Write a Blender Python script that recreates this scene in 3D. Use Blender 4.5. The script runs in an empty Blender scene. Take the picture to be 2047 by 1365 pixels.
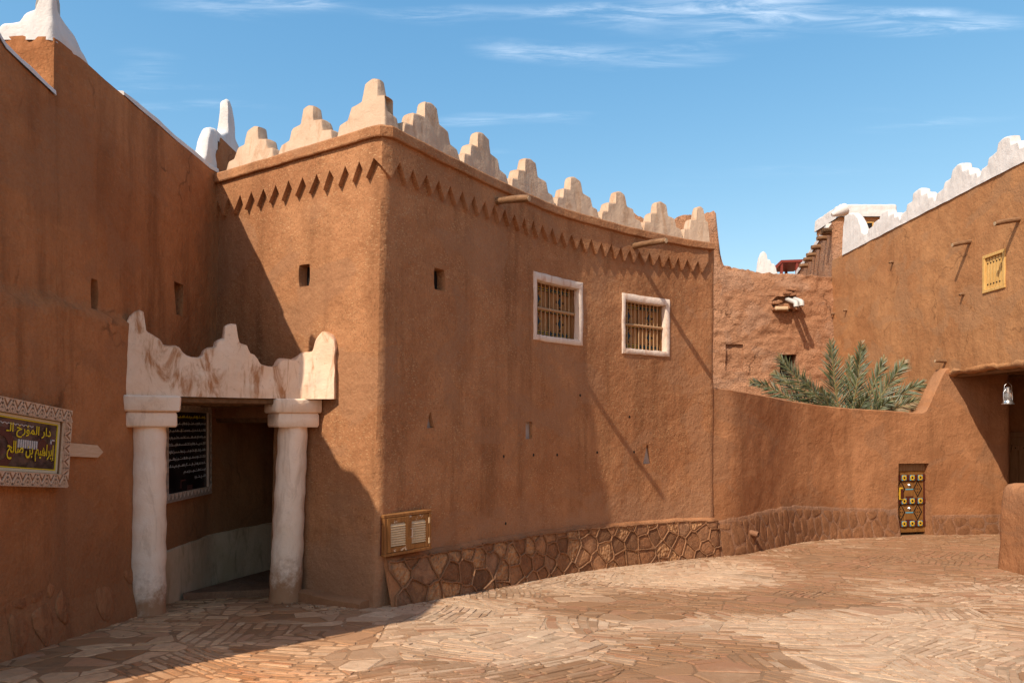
import bpy, bmesh, math, random
from mathutils import Vector, Matrix, noise

random.seed(7)
SC = bpy.context.scene
COL = SC.collection
F = 1440.0          # focal length in pixels of the 2047 px wide photograph
CH = 2.1            # eye height
HOR = 850.0         # horizon row

# ------------------------------------------------------------------ camera
cam = bpy.data.cameras.new('camera')
cam.sensor_width = 36.0
cam.lens = F / 2047.0 * 36.0
cam.shift_y = (HOR - 682.5) / 2047.0
cam.clip_start = 0.05
cam.clip_end = 3000
camo = bpy.data.objects.new('camera', cam)
camo.location = (0, 0, CH)
camo.rotation_euler = (math.radians(90), 0, 0)
COL.objects.link(camo)
SC.camera = camo

# ------------------------------------------------------------------ light
LDIR = Vector((0.575, 0.755, -1.0)).normalized()       # the way the sunlight travels
SUN_EL = math.asin(-LDIR.z)
SUN_ROT = math.atan2(-LDIR.x, -LDIR.y)

world = bpy.data.worlds.new('World')
SC.world = world
world.use_nodes = True
wn = world.node_tree
wn.nodes.clear()
w_out = wn.nodes.new('ShaderNodeOutputWorld')
w_bg = wn.nodes.new('ShaderNodeBackground')
w_bg.inputs['Strength'].default_value = 0.14
w_sky = wn.nodes.new('ShaderNodeTexSky')
w_sky.sky_type = 'NISHITA'
w_sky.sun_disc = False
w_sky.sun_elevation = SUN_EL
w_sky.sun_rotation = SUN_ROT
w_sky.altitude = 700
w_sky.air_density = 1.0
w_sky.dust_density = 1.6
w_sky.ozone_density = 1.6
# thin cirrus: noise on the sky dome projected to a flat layer
tc = wn.nodes.new('ShaderNodeTexCoord')
sep = wn.nodes.new('ShaderNodeSeparateXYZ')
wn.links.new(tc.outputs['Generated'], sep.inputs[0])
mx = wn.nodes.new('ShaderNodeMath'); mx.operation = 'MAXIMUM'; mx.inputs[1].default_value = 0.06
wn.links.new(sep.outputs['Z'], mx.inputs[0])
dx = wn.nodes.new('ShaderNodeMath'); dx.operation = 'DIVIDE'
dy = wn.nodes.new('ShaderNodeMath'); dy.operation = 'DIVIDE'
wn.links.new(sep.outputs['X'], dx.inputs[0]); wn.links.new(mx.outputs[0], dx.inputs[1])
wn.links.new(sep.outputs['Y'], dy.inputs[0]); wn.links.new(mx.outputs[0], dy.inputs[1])
cmb = wn.nodes.new('ShaderNodeCombineXYZ')
wn.links.new(dx.outputs[0], cmb.inputs[0]); wn.links.new(dy.outputs[0], cmb.inputs[1])


def w_noise(scale, loc, rot, nscale, detail, rough, dist):
    mp = wn.nodes.new('ShaderNodeMapping')
    mp.inputs['Scale'].default_value = scale
    mp.inputs['Location'].default_value = loc
    mp.inputs['Rotation'].default_value = (0, 0, rot)
    wn.links.new(cmb.outputs[0], mp.inputs[0])
    nz = wn.nodes.new('ShaderNodeTexNoise')
    nz.inputs['Scale'].default_value = nscale
    nz.inputs['Detail'].default_value = detail
    nz.inputs['Roughness'].default_value = rough
    nz.inputs['Distortion'].default_value = dist
    wn.links.new(mp.outputs[0], nz.inputs['Vector'])
    return nz.outputs['Fac']


def w_ramp(sock, a, b):
    r = wn.nodes.new('ShaderNodeMapRange')
    r.interpolation_type = 'SMOOTHSTEP'
    r.inputs['From Min'].default_value = a
    r.inputs['From Max'].default_value = b
    wn.links.new(sock, r.inputs['Value'])
    return r.outputs['Result']


CLOUD_LOC = (2.3, 1.3, 0.0)
c_big = w_ramp(w_noise((0.55, 1.9, 1), CLOUD_LOC, 0.10, 1.6, 2.0, 0.5, 0.2), 0.555, 0.71)
c_fine = w_ramp(w_noise((1.6, 7.5, 1), (1.3, 2.2, 0), 0.16, 2.2, 9.0, 0.68, 0.6), 0.36, 0.72)
c_mul = wn.nodes.new('ShaderNodeMath'); c_mul.operation = 'MULTIPLY'
wn.links.new(c_big, c_mul.inputs[0]); wn.links.new(c_fine, c_mul.inputs[1])
c_low = wn.nodes.new('ShaderNodeMath'); c_low.operation = 'MULTIPLY'; c_low.inputs[1].default_value = 0.40
c_hz = wn.nodes.new('ShaderNodeMath'); c_hz.operation = 'MULTIPLY'
wn.links.new(c_mul.outputs[0], c_hz.inputs[0]); wn.links.new(w_ramp(sep.outputs['Z'], 0.28, 0.46), c_hz.inputs[1])
wn.links.new(c_hz.outputs[0], c_low.inputs[0])
c_mix = wn.nodes.new('ShaderNodeMixRGB')
c_mix.inputs['Color2'].default_value = (8.0, 8.1, 8.2, 1)
wn.links.new(c_low.outputs[0], c_mix.inputs['Fac'])
w_tint = wn.nodes.new('ShaderNodeMixRGB'); w_tint.blend_type = 'MULTIPLY'; w_tint.inputs['Fac'].default_value = 1.0
w_tint.inputs['Color2'].default_value = (0.78, 1.06, 1.02, 1)
wn.links.new(w_sky.outputs[0], w_tint.inputs['Color1'])
w_sep = wn.nodes.new('ShaderNodeSeparateColor')
w_cmb = wn.nodes.new('ShaderNodeCombineColor')
wn.links.new(w_tint.outputs[0], w_sep.inputs[0])
for ch, ref, out, ex_ in (('Red', 0.876, 0.80, 1.25), ('Green', 1.956, 1.93, 0.82), ('Blue', 3.33, 3.30, 0.55)):
    p_ = wn.nodes.new('ShaderNodeMath'); p_.operation = 'POWER'; p_.inputs[1].default_value = ex_
    q_ = wn.nodes.new('ShaderNodeMath'); q_.operation = 'MULTIPLY'; q_.inputs[1].default_value = out / ref ** ex_
    wn.links.new(w_sep.outputs[ch], p_.inputs[0])
    wn.links.new(p_.outputs[0], q_.inputs[0])
    wn.links.new(q_.outputs[0], w_cmb.inputs[ch])
wn.links.new(w_cmb.outputs[0], c_mix.inputs['Color1'])
wn.links.new(c_mix.outputs[0], w_bg.inputs['Color'])
wn.links.new(w_bg.outputs[0], w_out.inputs[0])

sun = bpy.data.lights.new('sun', 'SUN')
sun.energy = 3.15
sun.angle = math.radians(0.53)
sun.color = (1.0, 0.89, 0.75)
suno = bpy.data.objects.new('sun', sun)
suno.rotation_euler = LDIR.to_track_quat('-Z', 'Y').to_euler()
suno.location = (-20, -25, 40)
COL.objects.link(suno)

SC.view_settings.view_transform = 'Standard'
SC.view_settings.look = 'None'
SC.view_settings.exposure = 0.73
SC.view_settings.gamma = 1.0
SC.view_settings.use_curve_mapping = False
SC.render.engine = 'CYCLES'
SC.cycles.max_bounces = 8
SC.cycles.diffuse_bounces = 5

# ------------------------------------------------------------------ helpers


def V(x, y, z=0.0):
    return Vector((x, y, z))


def P(u, v, Y):
    """world point seen at pixel (u, v) of the photograph at depth Y"""
    return Vector(((u - 1023.5) / F * Y, Y, CH + (HOR - v) / F * Y))


def interp(tab, x):
    if x <= tab[0][0]:
        return tab[0][1]
    for (a, fa), (b, fb) in zip(tab, tab[1:]):
        if x <= b:
            return fa + (fb - fa) * (x - a) / (b - a) if b > a else fb
    return tab[-1][1]


def sstep(x):
    x = max(0.0, min(1.0, x))
    return x * x * (3 - 2 * x)


def nz(x, y, z):
    return noise.noise(Vector((x, y, z)))


GZ = [(-5, 1.15), (0, 0.70), (5.9, 0.2), (8.1, 0.0), (10.6, -0.25), (14.1, -0.45), (18, -0.625), (26, -0.72), (60, -0.8)]


def gz(x, y):
    return (interp(GZ, y - 0.4) + interp(GZ, y) + interp(GZ, y + 0.4)) / 3.0


def thing(name, label, cat, loc, group=None):
    o = bpy.data.objects.new(name, None)
    o.empty_display_size = 0.2
    COL.objects.link(o)
    o.location = loc
    o['label'] = label
    o['category'] = cat
    if group:
        o['group'] = group
    return o


def adopt(o, parent):
    if parent is not None:
        o.parent = parent
        if parent.type == 'EMPTY':
            o.matrix_parent_inverse = Matrix.Translation(-Vector(parent.location))
    return o


def tag(o, label, cat, group=None):
    o['label'] = label
    o['category'] = cat
    if group:
        o['group'] = group
    return o


class MB:
    """collects vertices and faces of ONE mesh (world coordinates)"""

    def __init__(self):
        self.v, self.f, self.c = [], [], []

    def add(self, verts, faces, col=None):
        n = len(self.v)
        self.v.extend([tuple(p) for p in verts])
        for fc in faces:
            self.f.append([i + n for i in fc])
            self.c.append(col)

    def box(self, c, ax, ay, az, hx, hy, hz, bevel=0.0, col=None):
        """box about c with unit axes and half sizes; bevel chamfers the edges across ax"""
        c = Vector(c)
        if bevel <= 0:
            vs = [c + ax * (sx * hx) + ay * (sy * hy) + az * (sz * hz) for sx in (-1, 1) for sy in (-1, 1) for sz in (-1, 1)]
            self.add(vs, [(0, 1, 3, 2), (4, 6, 7, 5), (0, 4, 5, 1), (2, 3, 7, 6), (0, 2, 6, 4), (1, 5, 7, 3)], col)
        else:
            b = bevel
            ring = [(-hy + b, -hz), (hy - b, -hz), (hy, -hz + b), (hy, hz - b), (hy - b, hz), (-hy + b, hz), (-hy, hz - b), (-hy, -hz + b)]
            vs = []
            for t, k in ((-hx, 1), (-hx + b, 0), (hx - b, 0), (hx, 1)):
                for (y, z) in ring:
                    yy = y - math.copysign(b, y) * k * 0.9
                    zz = z - math.copysign(b, z) * k * 0.9
                    vs.append(c + ax * t + ay * yy + az * zz)
            fs = []
            for r in range(3):
                for i in range(8):
                    j = (i + 1) % 8
                    fs.append((r * 8 + i, r * 8 + j, (r + 1) * 8 + j, (r + 1) * 8 + i))
            fs.append(tuple(range(7, -1, -1)))
            fs.append(tuple(range(24, 32)))
            self.add(vs, fs, col)

    def prism(self, poly, ext, col=None):
        """closed polygon (3D points) extruded by the vector ext"""
        n = len(poly)
        vs = [Vector(p) for p in poly] + [Vector(p) + ext for p in poly]
        fs = [tuple(range(n - 1, -1, -1)), tuple(range(n, 2 * n))]
        fs += [(i, (i + 1) % n, n + (i + 1) % n, n + i) for i in range(n)]
        self.add(vs, fs, col)

    def tube(self, pts, rad, n=8, jit=0.0, col=None, hollow=False):
        pts = [Vector(p) for p in pts]
        if not isinstance(rad, (list, tuple)):
            rad = [rad] * len(pts)
        vs, fs = [], []
        prev = None
        for i, p in enumerate(pts):
            d = (pts[min(i + 1, len(pts) - 1)] - pts[max(i - 1, 0)]).normalized()
            if prev is None:
                a = d.cross(Vector((0, 0, 1)))
                if a.length < 1e-3:
                    a = d.cross(Vector((1, 0, 0)))
                a.normalize()
            else:
                a = (prev - d * prev.dot(d)).normalized()
            prev = a
            b = d.cross(a)
            for k in range(n):
                t = 2 * math.pi * k / n
                r = rad[i] * (1 + jit * nz(p.x * 9 + math.cos(t) * 1.7, p.y * 9 + math.sin(t) * 1.7, p.z * 9))
                vs.append(p + (a * math.cos(t) + b * math.sin(t)) * r)
        for i in range(len(pts) - 1):
            for k in range(n):
                j = (k + 1) % n
                fs.append((i * n + k, i * n + j, (i + 1) * n + j, (i + 1) * n + k))
        fs.append(tuple(range(n - 1, -1, -1)))
        m = (len(pts) - 1) * n
        if hollow:
            d = (pts[-1] - pts[-2]).normalized()
            base = len(vs)
            for k in range(n):
                vs.append(pts[-1] + (Vector(vs[m + k]) - pts[-1]) * 0.78)
            for k in range(n):
                vs.append(pts[-1] + (Vector(vs[m + k]) - pts[-1]) * 0.78 - d * rad[-1] * 2.0)
            for k in range(n):
                j = (k + 1) % n
                fs.append((m + k, m + j, base + j, base + k))
                fs.append((base + k, base + j, base + n + j, base + n + k))
            fs.append(tuple(base + n + k for k in range(n)))
        else:
            fs.append(tuple(m + k for k in range(n)))
        self.add(vs, fs, col)

    def lathe(self, c, prof, n=20, jit=0.0, lean=(0, 0), col=None):
        """prof = [(radius, z)] about the vertical axis through c"""
        vs, fs = [], []
        for (r, z) in prof:
            for k in range(n):
                t = 2 * math.pi * k / n
                q = r * (1 + jit * nz(c[0] + math.cos(t) * 1.3, c[1] + math.sin(t) * 1.3, z * 2.3) + jit * .5 * nz(c[0] + math.cos(t) * 3.3, math.sin(t) * 3.3, z * 7))
                vs.append((c[0] + math.cos(t) * q + lean[0] * z, c[1] + math.sin(t) * q + lean[1] * z, c[2] + z))
        for i in range(len(prof) - 1):
            for k in range(n):
                j = (k + 1) % n
                fs.append((i * n + k, i * n + j, (i + 1) * n + j, (i + 1) * n + k))
        fs.append(tuple(range(n - 1, -1, -1)))
        m = (len(prof) - 1) * n
        fs.append(tuple(m + k for k in range(n)))
        self.add(vs, fs, col)

    def build(self, name, material, parent=None, smooth=None, kind=None):
        me = bpy.data.meshes.new(name)
        me.from_pydata(self.v, [], self.f)
        if any(c is not None for c in self.c):
            at = me.attributes.new('tint', 'FLOAT_COLOR', 'FACE')
            buf = []
            for c in self.c:
                c = c or (1, 1, 1)
                buf.extend((c[0], c[1], c[2], 1.0))
            at.data.foreach_set('color', buf)
        me.update()
        if smooth is not None:
            me.polygons.foreach_set('use_smooth', [True] * len(me.polygons))
            if smooth < 179:
                me.set_sharp_from_angle(angle=math.radians(smooth))
        if isinstance(material, (list, tuple)):
            for m in material:
                me.materials.append(m)
        else:
            me.materials.append(material)
        o = bpy.data.objects.new(name, me)
        COL.objects.link(o)
        if kind:
            o['kind'] = kind
        return adopt(o, parent)


# ------------------------------------------------------------------ materials
class NT:
    def __init__(self, name):
        self.m = bpy.data.materials.new(name)
        self.m.use_nodes = True
        self.t = self.m.node_tree
        self.b = self.t.nodes['Principled BSDF']
        self.b.inputs['Roughness'].default_value = 0.9
        self.b.inputs['Specular IOR Level'].default_value = 0.15
        self.geo = self.t.nodes.new('ShaderNodeNewGeometry')
        self.pos = self.geo.outputs['Position']

    def link(self, a, b):
        self.t.links.new(a, b)

    def map(self, scale=(1, 1, 1), rot=(0, 0, 0), loc=(0, 0, 0), src=None):
        n = self.t.nodes.new('ShaderNodeMapping')
        n.inputs['Scale'].default_value = scale
        n.inputs['Rotation'].default_value = rot
        n.inputs['Location'].default_value = loc
        self.link(src or self.pos, n.inputs[0])
        return n.outputs[0]

    def noise(self, scale, detail=4, rough=0.55, dist=0.0, vec=None):
        n = self.t.nodes.new('ShaderNodeTexNoise')
        n.inputs['Scale'].default_value = scale
        n.inputs['Detail'].default_value = detail
        n.inputs['Roughness'].default_value = rough
        n.inputs['Distortion'].default_value = dist
        self.link(vec or self.pos, n.inputs['Vector'])
        return n.outputs['Fac']

    def vor(self, scale, feature='F1', vec=None, out='Distance'):
        n = self.t.nodes.new('ShaderNodeTexVoronoi')
        n.feature = feature
        n.inputs['Scale'].default_value = scale
        self.link(vec or self.pos, n.inputs['Vector'])
        return n.outputs[out]

    def rng(self, s, a, b, lo=0.0, hi=1.0, smooth=True):
        n = self.t.nodes.new('ShaderNodeMapRange')
        if smooth:
            n.interpolation_type = 'SMOOTHSTEP'
        for k, x in (('From Min', a), ('From Max', b), ('To Min', lo), ('To Max', hi)):
            n.inputs[k].default_value = x
        self.link(s, n.inputs['Value'])
        return n.outputs['Result']

    def math(self, op, a, b=None):
        n = self.t.nodes.new('ShaderNodeMath')
        n.operation = op
        for i, x in enumerate((a, b)):
            if x is None:
                continue
            if isinstance(x, (int, float)):
                n.inputs[i].default_value = x
            else:
                self.link(x, n.inputs[i])
        return n.outputs[0]

    def mix(self, fac, a, b, mode='MIX'):
        n = self.t.nodes.new('ShaderNodeMixRGB')
        n.blend_type = mode
        for k, x in (('Fac', fac), ('Color1', a), ('Color2', b)):
            if isinstance(x, (int, float)):
                n.inputs[k].default_value = x
            elif isinstance(x, tuple):
                n.inputs[k].default_value = (x[0], x[1], x[2], 1)
            else:
                self.link(x, n.inputs[k])
        return n.outputs[0]

    def attr(self, name):
        n = self.t.nodes.new('ShaderNodeAttribute')
        n.attribute_name = name
        return n.outputs['Color']

    def sepz(self):
        n = self.t.nodes.new('ShaderNodeSeparateXYZ')
        self.link(self.pos, n.inputs[0])
        return n.outputs

    def color(self, c):
        if isinstance(c, tuple):
            self.b.inputs['Base Color'].default_value = (c[0], c[1], c[2], 1)
        else:
            self.link(c, self.b.inputs['Base Color'])

    def bump(self, h, dist=0.01, strength=1.0, prev=None):
        n = self.t.nodes.new('ShaderNodeBump')
        n.inputs['Strength'].default_value = strength
        n.inputs['Distance'].default_value = dist
        self.link(h, n.inputs['Height'])
        if prev is not None:
            self.link(prev, n.inputs['Normal'])
        self.link(n.outputs[0], self.b.inputs['Normal'])
        return n.outputs[0]


def mud(name, a, b, straw=0.5, bump=1.0, streak=0.35, rough_scale=1.0, crack=0.0, low=None):
    n = NT(name)
    big = n.noise(0.55, 5, 0.6, 0.4)
    c = n.mix(n.rng(big, 0.36, 0.66), a, b)
    mid = n.noise(3.2, 6, 0.65, 0.3)
    c = n.mix(n.rng(mid, 0.35, 0.75, 0.0, 0.4), c, tuple(x * 0.66 for x in b), 'MIX')
    # rain streaks running down
    st = n.noise(1.0, 6, 0.65, 0.3, n.map((2.2, 2.2, 0.20)))
    c = n.mix(n.rng(st, 0.46, 0.72, 0.0, min(.75, streak * 1.6)), c, tuple(x * 0.55 for x in b))
    pale = n.noise(1.4, 6, 0.7, 0.8)
    c = n.mix(n.rng(pale, 0.56, 0.8, 0.0, 0.35), c, tuple(min(1, x * 1.35 + .02) for x in a))
    # chopped straw in the plaster
    for k, (sc, rt, seed) in enumerate((((11, 11, 42), (0.5, 0.3, 0.7), 3.3), ((38, 38, 12), (0.25, 0.5, 0), 7.7), ((40, 11, 36), (0.2, 0.9, 1.2), 1.9), ((12, 34, 44), (0.9, 0.2, 0.4), 5.1))):
        s = n.vor(1.0, 'F1', n.map(sc, rt, (seed, seed * 2, seed * 3)))
        area = n.noise(2.3, 3, 0.6, 0, n.map((1, 1, 1), (0, 0, 0), (seed * 5, 0, 0)))
        m = n.math('MULTIPLY', n.rng(s, 0.14, 0.30, 1.0, 0.0), n.rng(area, 0.38, 0.62, 0.15, 1.0))
        c = n.mix(n.math('MULTIPLY', m, straw), c, (0.60, 0.39, 0.20) if k % 2 == 0 else tuple(x * 0.4 for x in b))
    ck = None
    if crack > 0:                           # shrinkage cracks, only in some areas
        wob = n.t.nodes.new('ShaderNodeVectorMath'); wob.operation = 'ADD'
        nv = n.t.nodes.new('ShaderNodeTexNoise'); nv.inputs['Scale'].default_value = 3.0; nv.inputs['Detail'].default_value = 6.0
        n.link(n.pos, nv.inputs['Vector'])
        sc_ = n.t.nodes.new('ShaderNodeVectorMath'); sc_.operation = 'SCALE'; sc_.inputs['Scale'].default_value = 0.5
        n.link(nv.outputs['Color'], sc_.inputs[0])
        n.link(n.pos, wob.inputs[0]); n.link(sc_.outputs[0], wob.inputs[1])
        e = n.vor(1.0, 'DISTANCE_TO_EDGE', n.map((0.8, 0.8, 0.55), src=wob.outputs[0]))
        ck = n.math('MULTIPLY', n.rng(e, 0.004, 0.016, 1.0, 0.0), n.rng(n.noise(0.9, 4, 0.6), 0.5, 0.62))
        c = n.mix(n.math('MULTIPLY', ck, crack), c, tuple(x * 0.3 for x in b))
    # worn and patched areas of a duller, greyer coat
    pt = n.noise(0.8, 3, 0.5, 0.9, n.map((1, 1, 1.3), (0, 0, 0), (11.3, 4.1, 7.7)))
    dull = (b[0] * .95, b[1] * 1.12, b[2] * 1.35)
    c = n.mix(n.rng(pt, 0.53, 0.60, 0.0, 0.6), c, dull)
    if low:                                 # dust and splash on the foot of the wall
        zz = n.math('ADD', n.sepz()['Z'], n.rng(n.noise(1.6, 6, 0.65), 0.3, 0.7, -0.3, 0.3, False))
        c = n.mix(n.rng(zz, low[0], low[1], 0.6, 0.0), c, low[2])
    grain = n.noise(38.0 * rough_scale, 5, 0.75)
    c = n.mix(n.rng(grain, 0.4, 0.7, 0.0, 0.26), c, tuple(x * 0.5 for x in b))
    n.color(c)
    h1 = n.noise(8.0 * rough_scale, 5, 0.55, 0.1)
    h2 = n.noise(24.0 * rough_scale, 5, 0.6, 0.2, n.map((1, 1, 0.75), (0.4, 0.3, 0.2)))
    h3 = n.noise(85.0, 4, 0.7)
    h0 = n.noise(2.2, 2, 0.45, 0.9, n.map((1, 1, 1.5), (0.3, 0.2, 0.5)))       # sweeps of the trowel
    p0 = n.bump(h0, 0.018 * min(bump, 1.2), 1.0)
    p1 = n.bump(h1, 0.026 * bump, 1.0, p0)
    p2 = n.bump(h2, 0.016 * bump, 1.0, p1)
    n.bump(h3, 0.006 * bump, 0.8, p2)
    n.b.inputs['Roughness'].default_value = 0.95
    return n.m


def plaster(name, a, b, stain=(0.42, 0.22, 0.11), amount=0.5, low=None, top_stain=0.0):
    """white or cream lime plaster, with mud stains; low = height over which splashed dirt fades (from z0 to z1)"""
    n = NT(name)
    big = n.noise(1.7, 6, 0.65, 0.5)
    c = n.mix(n.rng(big, 0.35, 0.7), a, b)
    s = n.noise(1.0, 7, 0.7, 1.2, n.map((4.5, 4.5, 1.1)))
    c = n.mix(n.rng(s, 0.48, 0.66, 0.0, amount), c, stain)
    f = n.noise(11, 5, 0.7, 1.0)
    c = n.mix(n.rng(f, 0.58, 0.75, 0.0, amount * 0.5), c, tuple(x * 0.75 for x in stain))
    if top_stain > 0:                       # mud washed over the upward facing shelves
        sp = n.t.nodes.new('ShaderNodeSeparateXYZ')
        n.link(n.geo.outputs['Normal'], sp.inputs[0])
        t = n.math('MULTIPLY', n.rng(sp.outputs['Z'], 0.15, 0.8), n.rng(n.noise(4, 5, 0.7), 0.3, 0.6, 0.3, 1.0))
        c = n.mix(n.math('MULTIPLY', t, top_stain), c, stain)
    if low:
        z = n.sepz()['Z']
        zz = n.math('ADD', z, n.rng(n.noise(5, 5, 0.7), 0.3, 0.7, -0.22, 0.22, False))
        c = n.mix(n.rng(zz, low[0], low[1], 0.9, 0.0), c, (0.36, 0.165, 0.068))
    n.color(c)
    p1 = n.bump(n.noise(6, 6, 0.6, 0.4), 0.03, 0.6)
    n.bump(n.noise(40, 5, 0.65), 0.006, 0.6, p1)
    return n.m


def wood(name, a, b, grain=(3, 3, 40), rot=(0, 0, 0), worn=None, rough=0.7):
    n = NT(name)
    g = n.noise(1.0, 7, 0.65, 0.6, n.map(grain, rot))
    c = n.mix(n.rng(g, 0.3, 0.72), a, b)
    if worn:
        w = n.noise(9, 6, 0.7, 0.5)
        c = n.mix(n.rng(w, 0.60, 0.66), c, worn)
    n.color(c)
    n.bump(g, 0.004, 0.7)
    n.b.inputs['Roughness'].default_value = rough
    return n.m


def flat(name, c, rough=0.6, metal=0.0, var=0.25):
    n = NT(name)
    f = n.noise(14, 4, 0.6)
    n.color(n.mix(n.rng(f, 0.3, 0.75, 0.0, var), c, tuple(x * 0.55 for x in c)))
    n.b.inputs['Roughness'].default_value = rough
    n.b.inputs['Metallic'].default_value = metal
    return n.m


M = {}
M['mud_house'] = mud('mud_house', (0.462, 0.222, 0.101), (0.355, 0.154, 0.066), straw=0.55, bump=0.8, streak=0.4, crack=0.12, low=(0.45, 1.0, (0.37, 0.205, 0.115)))
M['mud_left'] = mud('mud_left', (0.47, 0.203, 0.08), (0.355, 0.14, 0.053), straw=0.12, bump=0.8, streak=0.45, crack=0.55, low=(0.55, 1.2, (0.30, 0.135, 0.06)))
M['mud_right'] = mud('mud_right', (0.468, 0.23, 0.097), (0.385, 0.174, 0.07), straw=0.12, bump=0.7, streak=0.25, crack=0.5)
M['mud_yard'] = mud('mud_yard', (0.445, 0.211, 0.097), (0.335, 0.145, 0.062), straw=0.1, bump=0.7, streak=0.3, crack=0.35)
M['mud_ruin'] = mud('mud_ruin', (0.58, 0.305, 0.17), (0.47, 0.228, 0.117), straw=0.1, bump=4.2, streak=0.15, rough_scale=0.9, crack=0.9)
M['mud_plinth'] = mud('mud_plinth', (0.33, 0.17, 0.095), (0.24, 0.115, 0.06), straw=0.1, bump=1.3, streak=0.3)
n_ = None
M['ridge'] = mud('mortar_ridge', (0.35, 0.175, 0.088), (0.26, 0.122, 0.058), straw=0.05, bump=1.5)
M['cream'] = plaster('cream_plaster', (0.56, 0.415, 0.29), (0.50, 0.36, 0.245), (0.34, 0.165, 0.07), 0.45, top_stain=0.6)
M['white'] = plaster('white_plaster', (0.68, 0.65, 0.61), (0.60, 0.57, 0.53), (0.5, 0.38, 0.28), 0.12)
M['whiteframe'] = plaster('white_window_plaster', (0.74, 0.61, 0.50), (0.66, 0.53, 0.42), (0.45, 0.22, 0.12), 0.5)
M['column'] = plaster('column_plaster', (0.92, 0.73, 0.56), (0.86, 0.65, 0.47), (0.42, 0.25, 0.14), 0.35, low=(0.05, 0.5))
M['crown'] = plaster('portal_plaster', (0.86, 0.64, 0.46), (0.78, 0.53, 0.35), (0.42, 0.18, 0.07), 0.95, top_stain=0.5)
M['dado'] = plaster('dado_plaster', (0.72, 0.49, 0.30), (0.60, 0.39, 0.22), (0.3, 0.17, 0.09), 0.5)
M['log'] = wood('old_log', (0.26, 0.145, 0.075), (0.13, 0.065, 0.03), (6, 6, 30), worn=(0.30, 0.19, 0.11))
M['logend'] = flat('log_cut_end', (0.5, 0.36, 0.22), 0.8)
M['beam'] = wood('roof_beam', (0.22, 0.12, 0.06), (0.13, 0.065, 0.03), (20, 4, 20))
M['cabinet'] = wood('cabinet_wood', (0.32, 0.145, 0.048), (0.20, 0.082, 0.026), (24, 24, 5), worn=None, rough=0.55)
M['cabinet_worn'] = wood('cabinet_worn_wood', (0.34, 0.155, 0.048), (0.21, 0.088, 0.026), (24, 24, 5), worn=(0.66, 0.52, 0.38), rough=0.6)
M['slat'] = wood('slat_wood', (0.62, 0.46, 0.28), (0.50, 0.34, 0.19), (30, 30, 60), rough=0.7)
M['maroon'] = flat('maroon_paint', (0.10, 0.025, 0.02), 0.5)
M['shutter'] = wood('shutter_wood', (0.42, 0.215, 0.085), (0.29, 0.135, 0.05), (26, 26, 3), rough=0.6)
M['bar'] = flat('bar_paint', (0.42, 0.25, 0.13), 0.55)
M['blue'] = flat('dark_blue_paint', (0.025, 0.06, 0.09), 0.5)
M['yellow'] = flat('yellow_paint', (0.62, 0.38, 0.03), 0.5, var=0.3)
M['cyan'] = flat('light_blue_paint', (0.12, 0.36, 0.45), 0.45)
M['black'] = flat('black_paint', (0.012, 0.011, 0.011), 0.55)
M['darkred'] = flat('dark_red_paint', (0.09, 0.022, 0.014), 0.5)
M['doorwood'] = wood('door_wood', (0.27, 0.125, 0.035), (0.18, 0.075, 0.02), (22, 22, 3), rough=0.5)
M['yellowwood'] = wood('yellow_wood', (0.66, 0.42, 0.15), (0.52, 0.30, 0.09), (24, 24, 3), rough=0.6)
M['passdoor'] = wood('brown_door_wood', (0.34, 0.20, 0.10), (0.24, 0.13, 0.06), (22, 22, 3), rough=0.6)
M['pane_and_hole'] = flat('dark_pane_and_hole', (0.02, 0.017, 0.016), 0.35)  # near black for panes, and for shade painted where holes are
M['niche'] = plaster('niche_plaster', (0.42, 0.35, 0.30), (0.36, 0.28, 0.23), (0.3, 0.18, 0.1), 0.3)
M['pvc'] = flat('grey_pipe', (0.55, 0.53, 0.48), 0.5)
M['redpaint'] = flat('red_canopy_paint', (0.22, 0.045, 0.03), 0.5)
M['tin'] = flat('tin_metal', (0.62, 0.62, 0.60), 0.28, 0.9)
n_ = NT('lantern_glass'); n_.color((0.85, 0.88, 0.86)); n_.b.inputs['Roughness'].default_value = 0.05
n_.b.inputs['Transmission Weight'].default_value = 0.85; n_.b.inputs['Specular IOR Level'].default_value = 0.5
M['glass'] = n_.m
M['carved'] = wood('carved_frame_wood', (0.66, 0.48, 0.33), (0.55, 0.36, 0.22), (30, 30, 30))
M['pegwood'] = wood('pale_peg_wood', (0.66, 0.48, 0.32), (0.56, 0.38, 0.23), (30, 4, 30))
M['groove'] = flat('carved_groove', (0.28, 0.14, 0.07), 0.8)
M['paleframe'] = wood('grey_carved_wood', (0.62, 0.47, 0.36), (0.52, 0.38, 0.28), (30, 30, 30))
M['palegroove'] = flat('grey_carved_groove', (0.36, 0.28, 0.22), 0.8)
M['cream_print'] = flat('cream_print', (0.62, 0.54, 0.36), 0.4, var=0.1)
M['white_print'] = flat('white_print', (0.55, 0.53, 0.50), 0.4, var=0.2)
M['rust_print'] = flat('rust_print', (0.11, 0.04, 0.03), 0.4)
M['yellow_print'] = flat('yellow_print', (0.70, 0.55, 0.02), 0.35, var=0.05)

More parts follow.
